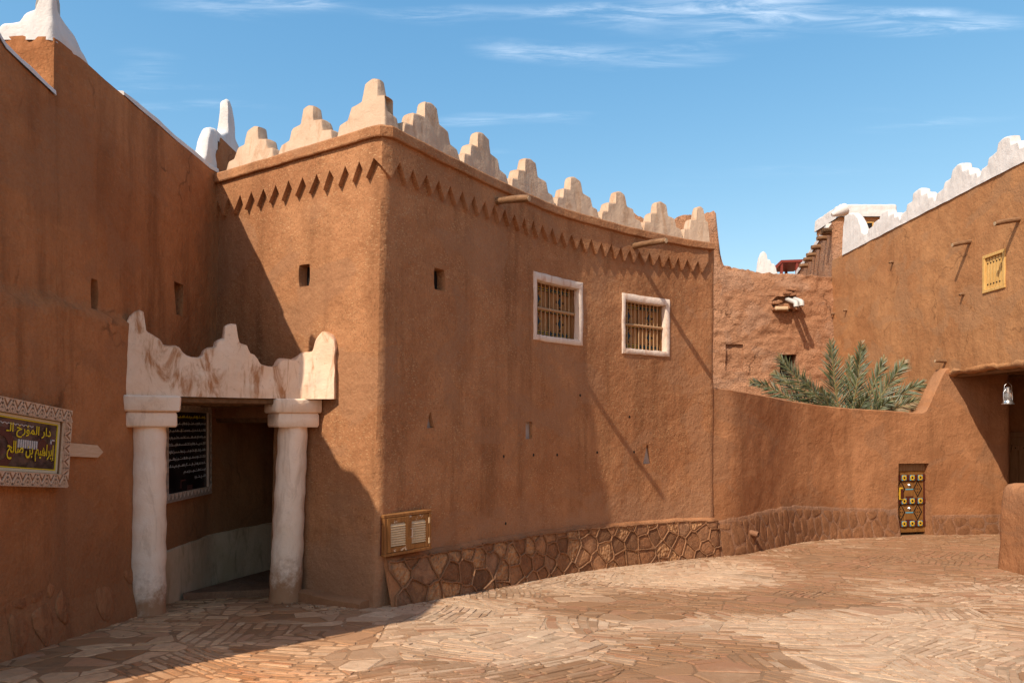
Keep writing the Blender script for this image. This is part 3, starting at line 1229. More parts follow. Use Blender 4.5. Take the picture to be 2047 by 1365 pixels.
for i in range(len(cols) - 1):
    a, b = i * 6, (i + 1) * 6
    for r in range(3):
        fs.append((a + r, b + r, b + r + 1, a + r + 1))
    fs.append((a + 4, b + 4, b, a))
fs.append((0, 1, 2, 3, 5, 4))
e_ = (len(cols) - 1) * 6
fs.append((e_ + 4, e_ + 5, e_ + 3, e_ + 2, e_ + 1, e_))
mb.add(vs, fs)
mb.build('zigzag_frieze', M['mud_house'], house, smooth=35)


# merlons
def merlon_h(w, H):
    a, b, c = .48 + random.uniform(-.012, .01), .315 + random.uniform(-.02, .02), .13 + random.uniform(-.012, .012)
    k = H / .68

    def f(x):
        x = abs(x)
        kn = max(0.0, 1 - (x / (c * w)) ** 2)
        return k * (0.07 + 0.10 * (1 - 2 * x / w) + .15 * sstep((w * a - x) / .055) + .16 * sstep((w * b - x) / .045) + .19 * sstep((w * c - x) / .035) + .03 * kn)
    return f


tops = [512, 622, 735, 857, 960, 1057, 1145, 1237, 1320, 1405]
sp = [HOUSE.su(u, 6.0, -.12) for u in tops]
sp[2] = HOUSE.su(744, 6.0, -.1)
sp[9] = S_END - .15
valley = [(a + b) / 2 for a, b in zip(sp, sp[1:])]
valley = [max(S_L - .05, sp[0] - (valley[0] - sp[0]))] + valley + [S_END]
heights = [.60, .63, .69, .67, .66, .66, .66, .66, .67, .73]
for i, s in enumerate(sp):
    a, b = valley[i], valley[i + 1]
    w = 2 * min(s - a, b - s) if i not in (9,) else 2 * (s - a)
    w = max(w, 0.62)
    fl = merlon_h(2 * (s - a), heights[i])
    frr = merlon_h(2 * (b - s), heights[i]) if i != 9 else merlon_h(0.7, heights[i])
    jl, jr = random.uniform(-.03, .03), random.uniform(-.03, .03)
    def hfun(q, s=s, fl=fl, frr=frr, jl=jl, jr=jr):
        return fl(q - s + jl * (1 if q < s - .1 else 0)) if q < s else frr(q - s + jr * (1 if q > s + .1 else 0))
    parapet(HOUSE, a, b, hfun, 5.61, 0.26, 'merlon', M['cream'], house, off=-0.01, rr=.035, taper=.2, ds=.014)
# roof slab behind the merlons
mb = MB()
poly = [HOUSE.pt(x, 5.45, -.4, True) for x in [0.2 + i * (HOUSE.L - 2.2) / 40 for i in range(41)]] + [V(3.2, 17.5, 5.45), V(-5.2, 17.5, 5.45)]
mb.prism(poly, V(0, 0, .1))
mb.build('roof', M['mud_yard'], house)
# back and side walls so that the house is closed
BK = Surf([(3.55, 15.9), (3.3, 17.6), (-5.2, 17.6), (-5.2, 10.9)], 1.0, 3.0)
curtain(BK, 0, BK.L, -1.0, 5.0, lambda s: 5.6, .4, 'rear_wall', M['mud_house'], house, thick=.3, rows=2)


def wbox(S, s, z, off, hs, hn, hz, bev=0.0):
    """local frame at a wall point"""
    d, n = S.d(s), S.n(s)
    return S.pt(s, z, off, True), Vector((d.x, d.y, 0)), Vector((n.x, n.y, 0)), V(0, 0, 1)


def slab_on(S, h, dep, name, mat, parent, t=0.02, grow=0.02):
    """thin panel that closes a hole at a depth"""
    mb = MB()
    sm, zm = (h['s0'] + h['s1']) / 2, (h['z0'] + h['z1']) / 2
    c, d, n, z = wbox(S, sm, zm, -dep, 0, 0, 0)
    mb.box(c, d, n, z, (h['s1'] - h['s0']) / 2 + grow, t, (h['z1'] - h['z0']) / 2 + grow)
    return mb.build(name, mat, parent)


for h in (H_V1, H_V2):
    slab_on(HOUSE, h, 0.15, 'vent_pane', M['pane_and_hole'], house)
for h in (H_N1, H_N2, H_N3):
    slab_on(HOUSE, h, 0.085, 'niche_back', M['niche'], house)

# putlog holes: small dark discs painted as the shade inside, in two rows
for (u, v) in ((1007, 912), (1066, 909), (1114, 909), (1194, 904), (1267, 903), (1258, 833), (1011, 1046), (1160, 790)):
    s, z = HOUSE.sz(u, v)
    q, d, n, zz_ = wbox(HOUSE, s, z, 0.012, 0, 0, 0)
    mb = MB()
    ring = [HOUSE.pt(s + .022 * math.cos(a), z + .024 * math.sin(a), .004) for a in [k * math.pi / 4 for k in range(8)]]
    mb.prism(ring, -n * .03)
    mb.build('putlog_hole_shade', M['pane_and_hole'], house)


# ---- the two barred windows
def window(h, name='window'):
    s0, s1, z0, z1 = h['s0'], h['s1'], h['z0'], h['z1']
    sm, zm = (s0 + s1) / 2, (z0 + z1) / 2
    fw = 0.075
    # plaster surround, proud of the wall, with wavering edges
    mb = MB()
    def edge(side, a):
        return a
    outer, inner = [], []
    def loop(gs, gz_, seed, amp):
        pts = []
        cs = [(s0 - gs, z0 - gz_), (s1 + gs, z0 - gz_), (s1 + gs, z1 + gz_ * 1.25), (s0 - gs, z1 + gz_ * 1.25)]
        for k in range(4):
            p, q = cs[k], cs[(k + 1) % 4]
            for t in [i / 8 for i in range(8)]:
                x, y = p[0] + (q[0] - p[0]) * t, p[1] + (q[1] - p[1]) * t
                pts.append((x + amp * nz(x * 7 + seed, y * 7, 1), y + amp * nz(x * 7 + seed, y * 7, 5)))
        return pts
    rings = [(loop(fw * 1.0, fw * 1.1, 1, .013), -.03), (loop(fw * 1.0, fw * 1.1, 1, .013), .012), (loop(fw * .9, fw * 1.0, 1, .013), .02),
             (loop(.012, .0, 2, .012), .019), (loop(-.012, -.014, 2, .012), .01), (loop(-.02, -.02, 2, .008), -.10)]
    n = 32
    vs, fs = [], []
    for (lp, off) in rings:
        for (x, y) in lp:
            vs.append(HOUSE.pt(x, y, off))
    for r in range(len(rings) - 1):
        for k in range(n):
            j = (k + 1) % n
            fs.append((r * n + k, r * n + j, (r + 1) * n + j, (r + 1) * n + k))
    mb.add(vs, fs)
    w = mb.build(name, M['whiteframe'], house, smooth=50)
    hw = (s1 - s0) / 2
    c0, d, nn, zv = wbox(HOUSE, sm, zm, 0, 0, 0, 0)
    # timber lining right and left, top
    for sg in (-1, 1):
        mb = MB(); mb.box(c0 + d * (sg * (hw - .012)) - nn * .20, d, nn, zv, .014, .09, (z1 - z0) / 2 - .012); mb.build('lining', M['shutter'], w)
    mb = MB(); mb.box(c0 + zv * ((z1 - z0) / 2 - .012) - nn * .20, d, nn, zv, hw - .028, .09, .012); mb.build('lining', M['shutter'], w)
    # shutter leaves of vertical planks
    hz_ = (z1 - z0) / 2 - .03
    for sg in (-1, 1):
        mb = MB()
        for k in range(3):
            xx = sg * (hw * .5) + (k - 1) * (hw - .04) / 3
            mb.box(c0 + d * xx - nn * .19, d, nn, zv, (hw - .05) / 6 - .001, .014, hz_, .004)
        leaf = mb.build('shutter', M['shutter'], w, smooth=30)
        for zk in (.86, .03, -.86):
            mb = MB(); mb.box(c0 + d * (sg * hw * .5) - nn * .166 + zv * (hz_ * zk), d, nn, zv, (hw - .05) / 2, .009, .034); mb.build('painted_band', M['blue'], w)
            mb = MB()
            for q in range(5):
                cx = c0 + d * (sg * hw * .5 + (q - 2) * hw * .18) - nn * .155 + zv * (hz_ * zk)
                for sy in (-1, 1):
                    mb.prism([cx + d * (-hw * .08) + zv * (sy * .026), cx + zv * (sy * .006), cx + d * (hw * .08) + zv * (sy * .026)], nn * .006)
            mb.build('painted_zigzag', M['yellow'], w, kind='stuff')
        for zk in (.45, -.42):
            cx = c0 + d * (sg * hw * .5) - nn * .175 + zv * (hz_ * zk)
            mb = MB()
            mb.prism([cx + d * (.05 * a) + zv * (.085 * b) for a, b in ((-1, 0), (-.45, -.45), (0, -1), (.45, -.45), (1, 0), (.45, .45), (0, 1), (-.45, .45))], nn * .01)
            mb.build('painted_star', M['blue'], w)
            mb = MB()
            for a, b in ((-.055, .045), (.055, .045), (-.055, -.045), (.055, -.045)):
                mb.box(cx + d * a + zv * b + nn * .004, d, nn, zv, .011, .006, .011)
            mb.build('painted_dots', M['yellow'], w, kind='stuff')
            mb = MB()
            for a, b in ((-.085, 0), (.085, 0), (0, .11), (0, -.11)):
                mb.box(cx + d * a + zv * b + nn * .004, (d + zv).normalized(), nn, (zv - d).normalized(), .014, .006, .014)
            mb.build('painted_tips', M['black'], w, kind='stuff')
    # bars and the rail that carries them
    nb = 10
    for k in range(nb):
        x = -hw + .03 + (2 * hw - .1) * (k + .3) / nb
        q = c0 + d * x - nn * .085
        mb = MB(); mb.tube([q - zv * (hz_ + .02), q, q + zv * (hz_ + .02)], .0105, 6); mb.build('bar', M['bar'], w, smooth=60)
    q = c0 - nn * .075 + zv * .01
    mb = MB(); mb.tube([q - d * (hw + .01), q, q + d * (hw + .01)], .026, 8, .15); mb.build('rail', M['bar'], w, smooth=60)
    return w


window(W1)
window(W2)


# ---- rainwater spouts: hollowed logs leaning out of the frieze
def spout(S, u0, v0, u1, v1, length, r, parent, down=0.06, off0=-0.1, name='water_spout', group=None, dirv=None):
    s, z = S.sz(u0, v0)
    a = S.pt(s, z, off0, True)
    n = S.n(s)
    n3 = Vector((n.x, n.y, 0)) if dirv is None else Vector(dirv).normalized()
    b = S.pt(s, z, 0, True) + n3 * length - V(0, 0, down)
    mb = MB()
    pts = [a.lerp(b, t) + V(0, 0, .012 * math.sin(t * 3)) for t in [i / 5 for i in range(6)]]
    mb.tube(pts, [r, r * 1.02, r * .97, r * 1.0, r * .98, r * .94], 9, .22)
    o = mb.build(name, M['log'], parent, smooth=60)
    # trough: the split upper half shown by a sunken pale strip
    mb = MB()
    dd = (b - a).normalized()
    mb.tube([b - dd * .005, b + dd * .008], [r * .8, r * .75], 9, .2)
    mb.build('cut_end', M['logend'], o, smooth=60)
    return o


spout(HOUSE, 985, 404, 1037, 408, 0.62, 0.052, house)
spout(HOUSE, 1262, 493, 1322, 496, 0.80, 0.052, house)
for (u, v) in ((983, 395), (1261, 485)):
    s, z = HOUSE.sz(u, v)
    mb = MB()
    ring = [HOUSE.pt(s + .075 * math.cos(a), z + .02 + .085 * math.sin(a), .047) for a in [k * math.pi / 6 for k in range(12)]]
    n = HOUSE.n(s)
    mb.prism(ring, -Vector((n.x, n.y, 0)) * .05)
    mb.build('spout_hole_shade', M['pane_and_hole'], house)  # dark disc painted as the shade inside the hole


# ---- stone plinth
def plinth(S, s0, s1, ztop, spacing, aspect, parent, mat_fn, off, name, ridges=False, inset_d=.016, raise_=.03, batter=.10, body_mat='mud_plinth', skip=0.0, first=None):
    """stones in the band between the ground and ztop(s): each one a mesh"""
    def base(s):
        q = S.pt(s, 0, .1, True)
        return gz(q.x, q.y) - 0.05
    def P3(s, z, o):
        zt, zb_ = ztop(s), base(s)
        k = (zt - z) / (zt - zb_)
        return S.pt(s, z, off + batter * k + o)
    # mortar body
    ls = lines(s0, s1, .06, [])
    mb = MB()
    vs, fs = [], []
    R = 9
    for s in ls:
        zt, zb_ = ztop(s), base(s)
        for r in range(R):
            z = zb_ - .1 + (zt - zb_ + .1) * r / (R - 1)
            vs.append(P3(s, z, .008 * nz(s * 6, z * 6, 4)))
        vs.append(S.pt(s, zt + .035, off * .35))
        vs.append(S.pt(s, zt + .05, -.03))
    m = R + 2
    for i in range(len(ls) - 1):
        for r in range(m - 1):
            fs.append((i * m + r, (i + 1) * m + r, (i + 1) * m + r + 1, i * m + r + 1))
    fs.append(list(range(m)) + [])
    fs.append([(len(ls) - 1) * m + r for r in range(m)][::-1])
    mb.add(vs, fs)
    body = mb.build(name, M[body_mat], parent, smooth=60)
    # seeds in (s, t) with t = height above ground
    seeds = []
    H = max(ztop(s) - base(s) for s in ls)
    for k in range(5000):
        p = (random.uniform(s0 - .1, s1 + .1), random.uniform(-.05, H + .05))
        dm = spacing * random.uniform(.7, 1.25)
        if all((p[0] - q[0]) ** 2 + ((p[1] - q[1]) / aspect) ** 2 > dm ** 2 for q in seeds):
            seeds.append(p)
    frames = []
    for p in seeds:
        s = min(max(p[0], s0), s1)
        hgt = ztop(s) - base(s)
        frames.append([(s0, .03), (s1, .03), (s1, hgt - .015), (s0, hgt - .015)])
    # voronoi in a space squeezed by the aspect
    sq = [(p[0], p[1] / aspect) for p in seeds]
    fq = [[(a, b / aspect) for a, b in f] for f in frames]
    cells = [[(a, b * aspect) for a, b in c] for c in voronoi(sq, None, spacing * 5, fq)]
    done = set()
    rid = MB()
    for cell in cells:
        if len(cell) < 3:
            continue
        if random.random() < skip or (first is not None and centroid(cell)[0] < first):
            continue
        if ridges:
            for k in range(len(cell)):
                p, q = cell[k], cell[(k + 1) % len(cell)]
                key = (round((p[0] + q[0]) * 40), round((p[1] + q[1]) * 40))
                if key in done or math.hypot(p[0] - q[0], p[1] - q[1]) < .03:
                    continue
                done.add(key)
                pts = []
                for t in (0, .25, .5, .75, 1):
                    a, b = p[0] + (q[0] - p[0]) * t, p[1] + (q[1] - p[1]) * t
                    bend = .012 * math.sin(math.pi * t) * nz(a * 5, b * 5, 7) * 2
                    pts.append(P3(a + bend, base(a) + b + bend, .024))
                rid.tube(pts, [.0135, .0125, .012, .0125, .0135], 6, .3)
        poly = dedupe(inset(cell, inset_d), .03)
        if len(poly) < 3 or abs(area(poly)) < .004:
            continue
        c = centroid(poly)
        out = soften(poly, .2, .004)
        n = len(out)
        vs = []
        tl = random.uniform(-.5, .5)
        prof = ((1.0, -.03), (.99, raise_ * .5), (.88, raise_), (.5, raise_ * 1.12))
        for (k, o) in prof:
            for p in out:
                a, b = c[0] + (p[0] - c[0]) * k, c[1] + (p[1] - c[1]) * k
                rough = (min(.012, raise_ * .6) * nz(a * 9, b * 9, 11 + c[0]) if k < .95 else 0)
                vs.append(P3(a, base(a) + b, o + rough + tl * .03 * (p[0] - c[0])))
        vs.append(P3(c[0], base(c[0]) + c[1], raise_ * 1.1))
        fs = []
        for r in range(len(prof) - 1):
            for i in range(n):
                j = (i + 1) % n
                fs.append((r * n + i, r * n + j, (r + 1) * n + j, (r + 1) * n + i))
        e = (len(prof) - 1) * n
        for i in range(n):
            fs.append((e + i, e + (i + 1) % n, len(vs) - 1))
        mat, col = mat_fn(c[0])
        mb = MB()
        mb.add(vs, fs, col)
        mb.build('stone', mat, body, smooth=55)
    if ridges:
        rid.build('mortar_ridge', M['ridge'], body, smooth=60, kind='stuff')
    return body


def stone_look(s):
    r = random.random()
    c = random.choice(((0.36, 0.175, 0.08), (0.30, 0.135, 0.06), (0.42, 0.205, 0.095), (0.26, 0.12, 0.055), (0.34, 0.165, 0.08), (0.38, 0.20, 0.105), (0.20, 0.095, 0.045), (0.32, 0.145, 0.066)))
    if r < .22:
        return M['plinth_stone_pocked'], (0.46, 0.24, 0.11)
    return M['plinth_stone'], c


s_p0 = S_CORNER + 0.12
s_p1 = HOUSE.su(1441, 0.1, .1)
zt0, zt1 = 0.50, 0.27
plinth(HOUSE, s_p0, s_p1, lambda s: zt0 + (zt1 - zt0) * (s - s_p0) / (s_p1 - s_p0) + .02 * nz(s * 2, 0, 0), 0.31, 0.95, house, stone_look, 0.05, 'plinth', ridges=True, inset_d=.010, raise_=.012, first=s_p0 + .16, body_mat='mud_yard')

# ================================================================== LEFT HOUSE
left = thing('left_house', 'dark brown mud wall in shade along the left edge, with thin white coping', 'house', (-5.5, 7.5, 0.0))


def ledge(y, z):
    o = 0.0
    zl = 3.22 + .05 * nz(y * 2.2, 0, 8) + .03 * nz(y * 7, 1, 8)
    o += 0.075 * sstep((zl - z) / .03 + .5) * sstep((y - 5.0) / .5) * sstep((8.1 - y) / .3)
    return o


TW = Surf([(-7.2, 6.6)] + rounded((-7.2, 6.6), (LX, 6.6), (LX, 9.0), .07) + [(LX, 8.0), (LX, 10.0), (-4.0, 10.7), (-3.75, 11.3), (-3.1, 14.3)], 1.0, 11.0)
TW_C = 2.95
ty = lambda s: TW.xy(s).y


def rect_hole2(S, u0, v0, u1, v1, depth, **k):
    s0, _ = S.sz(u0, v1)
    s1, _ = S.sz(u1, v1)
    Y = S.pt((s0 + s1) / 2, 3, 0, True).y
    return dict(s0=s0, s1=s1, z0=CH + (HOR - v1) / F * Y, z1=CH + (HOR - v0) / F * Y, depth=depth, **k)


oval = lambda t: max(.3, 1 - .7 * (2 * abs(t - .5)) ** 4)
lh = [rect_hole2(TW, 210, 333, 222, 360, .2, warp=oval), rect_hole2(TW, 181, 558, 197, 618, .34, warp=lambda t: .62 + .38 * math.sin(math.pi * min(1, t * .8 + .12))), rect_hole2(TW, 347, 566, 367, 630, .34, warp=lambda t: .55 + .45 * t if t < .9 else .85)]


def tw_top(s):
    y = ty(s)
    if s > TW.su(432, 5) + .5:
        return 4.6
    return 5.66 + .02 * nz(y * 1.5, 4, 4)


curtain(TW, 0, TW.L, -1.0, 4.5, tw_top, .07, 'wall', M['mud_left'], left, lh, thick=.32, extra=lambda s, z: ledge(ty(s), z) if s > TW_C else (.05 * nz(s * 5, z * 5, 2) + .035 * nz(s * 13, z * 13, 2)))
FW = Surf([(-7.4, 3.4)] + rounded((-7.4, 3.4), (LX, 3.4), (LX, 6.6), .08) + [(LX, 5.5), (LX, 6.64)], 1.0, 11.0)


def fw_top(s):
    y = FW.xy(s).y
    if y < 3.45:
        return 5.55
    return interp([(3.4, 5.55), (5.2, 5.62), (5.6, 5.5), (5.95, 5.22), (6.6, 5.13), (6.7, 5.12)], y)


curtain(FW, 0, FW.L, -1.0, 4.5, fw_top, .08, 'front_wall', M['mud_left'], left, thick=.32, extra=lambda s, z: ledge(FW.xy(s).y, z) if FW.xy(s).y > 3.6 else 0)
# white copings
parapet(FW, 0.2, FW.L - .02, lambda s: .055, lambda s: fw_top(s) + .0, .34, 'coping', M['white'], left, off=.015, ds=.05, amp=.008)
s_a, s_b = TW.su(246, 5.7), TW.su(431, 5.7)
parapet(TW, s_a, s_b + .05, lambda s: .05 + .03 * sstep((s - s_a) / .3), lambda s: tw_top(s) + .0, .34, 'coping', M['white'], left, off=.012, ds=.05, amp=.008)
# white stepped crest on the corner
def crest(s):
    x = s - TW_C
    if x < 0:
        return interp([(-.75, .04), (-.50, .05), (-.44, .15), (-.41, .17), (-.28, .20), (-.24, .28), (-.14, .32), (-.10, .42), (-.06, .64), (0, .70)], x)
    return interp([(0, .70), (.09, .64), (.13, .36), (.24, .29), (.38, .25), (.45, .16), (.54, .12), (.68, .02)], x)
parapet(TW, TW_C - .75, TW_C + .68, crest, 5.63, .24, 'corner_merlon', M['white'], left, off=-.0, amp=.016, rr=.06)
# raised end behind the house front: brown stub, white ramp and pinnacle
RB = Surf([(-4.45, 10.24)] + rounded((-4.45, 10.24), (LX + .02, 10.24), (LX + .02, 12.5), .03) + [(LX + .02, 11.3), (LX + .02, 12.6)], .5, 2.0)
curtain(RB, 0, RB.L, 5.0, 5.5, lambda s: 5.72 + .5 * sstep(s / .5) if RB.xy(s).y < 10.3 else 6.24 + .05 * nz(s, 1, 1), .08, 'raised_wall', M['mud_left'], left, thick=.3, rows=4)
CP = Surf([(LX - .0, 9.85), (LX, 10.3), (LX, 11.0), (LX, 12.3)], .3, 3.0)
parapet(CP, 0, 2.4, lambda s: interp([(0, .06), (.08, .16), (.17, .42), (.28, .62), (.42, .68), (.421, .18), (.60, .17), (.72, .22), (.86, .32), (.92, .80), (1.02, .86), (1.10, .80), (1.16, .35), (1.35, .22), (1.7, .16), (2.4, .12)], s),
        lambda s: 5.66 if s < .42 else 6.16, .20, 'pinnacle_coping', M['white'], left, off=.0, amp=.012)
BKL = Surf([(-6.6, 12.4), (-4.9, 12.4)], 3.0, 1.0)
curtain(BKL, 0, BKL.L, 4.5, 5.0, lambda s: 6.72 + .06 * nz(s * 5, 0, 2), .12, 'rear_wall', M['mud_ruin'], left, thick=.4, rows=6)
# dirt plinth of mud washed stones along the foot of the wall
plinth(FW, FW.su(-60, .5) - .8, FW.L, lambda s: .80 + .05 * nz(s * 2, 3, 0), .27, 1.5, left, lambda s: (M['washed_dark'], None), .035, 'plinth', inset_d=.03, raise_=.014, batter=.12, body_mat='mud_left', skip=.4)
plinth(TW, TW_C + .06, TW.su(266, .5), lambda s: .68 + .05 * nz(s * 2, 3, 0), .30, 1.5, left, lambda s: (M['washed_dark'], None), .035, 'plinth', inset_d=.03, raise_=.014, batter=.12, body_mat='mud_left', skip=.4)
# white dado inside the porch and the passage
s_d0 = TW.su(318, .6)
sweep(TW, s_d0, TW.L - .05, [(-.03, -.7), (.035, -.7), (.03, .57), (.015, .585), (-.03, .585)], .12, 'dado', M['dado'], left, wob=.015)

# ================================================================== PASSAGE (part of the main house)
PR = Surf([(-1.9, 14.3), (-2.72, 10.4), (-2.86, 9.86)], .8, 4.0)
curtain(PR, 0, PR.L, -1.0, 2.0, lambda s: 2.4, .15, 'passage_wall', M['mud_house'], house, thick=.2, rows=2)
sweep(PR, 0.02, PR.L - .02, [(-.03, -.7), (.03, -.7), (.03, .50), (-.03, .51)], .15, 'passage_dado', M['dado'], house)
mb = MB(); mb.box((-3.1, 12.3, 2.42), V(1, 0, 0), V(0, 1, 0), V(0, 0, 1), 1.9, 2.45, .09); mb.build('passage_ceiling', M['mud_house'], house)
mb = MB(); mb.box((-2.8, 14.5, 1.0), V(1, 0, 0), V(0, 1, 0), V(0, 0, 1), 2.2, .12, 1.7); mb.build('passage_end', M['mud_house'], house)
for y, x0, x1 in ((10.6, -4.1, -2.6), (11.6, -3.8, -2.4)):
    mb = MB(); mb.tube([(x0, y, 2.28), ((x0 + x1) / 2, y + .05, 2.27), (x1, y, 2.28)], .055, 8, .25); mb.build('ceiling_beam', M['beam'], house, smooth=60)
mb = MB()
mb.box(HOUSE.pt(s_pass / 2 + .25, 2.19, -.26, True), V(.843, -.536, 0), V(.536, .843, 0), V(0, 0, 1), .75, .23, .055, .02)
mb.build('door_lintel', M['beam'], house)
mb = MB()
mb.prism([V(-4.12, 9.02, gz(0, 9) - .1), V(-2.98, 9.5, gz(0, 9.5) - .1), V(-2.2, 14.2, -.5), V(-3.2, 14.2, -.5)], V(0, 0, .19))
mb.build('threshold', M['mud_plinth'], house)
# low kerb at the foot of the front, between the portal and the corner
a, b = HOUSE.su(610, 0), HOUSE.su(738, 0)
sweep(HOUSE, a, b, [(-.1, -.35), (.17, -.35), (.165, .03), (.12, .055), (-.1, .06)], .06, 'kerb', M['mud_yard'], house, wob=.03)

# ================================================================== PORTAL
portal = thing('portal', 'white plastered portal with two round columns and a stained scalloped crown', 'portal', (-3.4, 8.5, 0.0))
LC, RC = Vector((-4.03, 8.0)), Vector((-2.71, 8.93))
pd = (RC - LC).normalized()
pn = Vector((pd.y, -pd.x))
D3, N3, Z3 = Vector((pd.x, pd.y, 0)), Vector((pn.x, pn.y, 0)), V(0, 0, 1)
a = LC - pd * .5 + pn * .18
b = RC + pd * .5 + pn * .18
b0 = RC + pd * .02 + pn * .18
b = b0 + Vector((.86, -.10)) * .75
PORT = Surf([tuple(a), tuple((a + b0) / 2), tuple(b0), tuple(b0.lerp(b, .3)), tuple(b)], .8, 9.0)
ZL = 2.42
outline = [(244.8, 704.3), (246.7, 661.4), (253.3, 642.4), (262.9, 628.1), (272.4, 619.5), (281.9, 617.1), (291.4, 622.4), (295.2, 635.2), (295.7, 656.7), (298.6, 661.4), (308.1, 665.2), (317.6, 673.3), (323.8, 678.1), (325.7, 686.2), (339.0, 689.0), (355.7, 691.0), (362.9, 695.7), (366.7, 704.3), (372.4, 711.0), (384.3, 713.8), (396.2, 713.8), (405.7, 712.4), (411.0, 707.1), (412.9, 699.5), (420.0, 694.3), (429.5, 692.4), (432.9, 689.0), (434.3, 681.9), (441.4, 677.1), (451.0, 674.3), (451.9, 668.6), (452.4, 660.5), (453.3, 651.9), (458.1, 647.1), (467.6, 645.7), (476.2, 647.6), (478.1, 656.7), (478.1, 670.0), (480.5, 682.4), (486.7, 685.7), (494.8, 688.1), (496.7, 697.6), (501.0, 705.2), (510.5, 708.1), (520.0, 713.8), (522.9, 722.4), (527.1, 727.1), (536.7, 730.5), (548.6, 731.9), (555.7, 729.5), (558.6, 721.4), (565.2, 715.7), (577.1, 715.2), (589.0, 716.7), (593.8, 712.9), (596.7, 705.7), (603.3, 702.4), (615.2, 702.4), (621.4, 700.0), (624.8, 689.0), (627.1, 675.7), (631.9, 667.1), (639.0, 661.4), (648.6, 663.3), (658.1, 668.6), (665.7, 678.1), (667.6, 692.4)]
tab = []
for (u, v) in outline:
    s, z = PORT.sz(u, v)
    tab.append((s, z - ZL))
s0, s1 = tab[0][0], tab[-1][0]
parapet(PORT, s0, s1, lambda s: interp(tab, s), ZL, .24, 'crown', M['crown'], portal, off=0, amp=.02, taper=.14, rr=.035, ds=.01)
for (C, lean, zg, nm) in ((LC, (0.012, .0), gz(*LC), 0), (RC, (0.045, .0), gz(*RC), 1)):
    zt = ZL - .34
    H = zt - zg + .1
    mb = MB()
    prof = [(.195 - .02 * (k / 22) + (.02 if k == 0 else 0) + .006 * math.sin(k * 1.9), -.1 + H * k / 22) for k in range(23)]
    top_shift = lean[0] * H
    mb.lathe((C.x - top_shift, C.y, zg), prof, 24, .035, lean)
    col = mb.build('column', M['column'], portal, smooth=60)
    for (hw, hd, z0, z1) in ((.285, .235, ZL - .17, ZL + .004), (.255, .21, ZL - .345, ZL - .172)):
        mb = MB()
        mb.box((C.x, C.y, (z0 + z1) / 2), D3, N3, Z3, hw, hd, (z1 - z0) / 2, .016)
        mb.v = [tuple(Vector(p) + Vector((nz(p[0] * 6, p[1] * 6, p[2] * 6), nz(p[0] * 6 + 4, p[1] * 6, p[2] * 6), .5 * nz(p[0] * 6, p[1] * 6 + 4, p[2] * 6))) * .016) for p in mb.v]
        mb.build('capital', M['column'] if z0 < 2.2 else M['crown_clean'] if 'crown_clean' in M else M['column'], col, smooth=45)
mb = MB()
c = (LC + RC) / 2
mb.box((c.x, c.y, ZL - .03), D3, N3, Z3, (RC - LC).length / 2 + .02, .12, .035, .012)
mb.build('timber_lintel', M['beam'], portal)
mb = MB()
mb.prism([V(LC.x - .15, LC.y - .02, ZL + .02), V(RC.x + .15, RC.y + .03, ZL + .02), V(-4.15, 10.25, ZL + .02)], V(0, 0, .14))
mb.build('porch_roof', M['mud_house'], portal)
for k in (.35, .7):
    p, q = Vector((LC.x, LC.y)).lerp(Vector((-4.15, 10.2)), k), Vector((RC.x, RC.y)).lerp(Vector((-4.15, 10.2)), k)
    mb = MB(); mb.tube([(p.x - .02, p.y, ZL - .03), ((p.x + q.x) / 2, (p.y + q.y) / 2, ZL - .04), (q.x, q.y, ZL - .03)], .05, 8, .25); mb.build('roof_beam', M['beam'], portal, smooth=60)


# ================================================================== SIGNS
def text_mesh(body, x1, yc, width, height, org, ex, ey, ez, name, mat, parent, bold=.012, thick=.003):
    """lettering whose right end is at x1, mid height yc in the sign plane"""
    cu = bpy.data.curves.new('lettering', 'FONT')
    cu.body = body
    cu.size = 1.0
    cu.offset = bold
    cu.resolution_u = 3
    ob = bpy.data.objects.new('lettering', cu)
    COL.objects.link(ob)
    bpy.context.view_layer.update()
    dg = bpy.context.evaluated_depsgraph_get()
    me = ob.evaluated_get(dg).to_mesh()
    vv = [v.co.copy() for v in me.vertices]
    ff = [tuple(p.vertices) for p in me.polygons]
    ob.evaluated_get(dg).to_mesh_clear()
    bpy.data.objects.remove(ob)
    if not vv:
        return None
    xa, xb = min(v.x for v in vv), max(v.x for v in vv)
    ya, yb = min(v.y for v in vv), max(v.y for v in vv)
    kx, ky = width / (xb - xa), height / (yb - ya)
    mb = MB()
    mb.add([org + ex * (x1 + (v.x - xb) * kx) + ey * (yc + (v.y - (ya + yb) / 2) * ky) + ez * thick for v in vv], ff)
    return mb.build(name, mat, parent, kind='stuff')


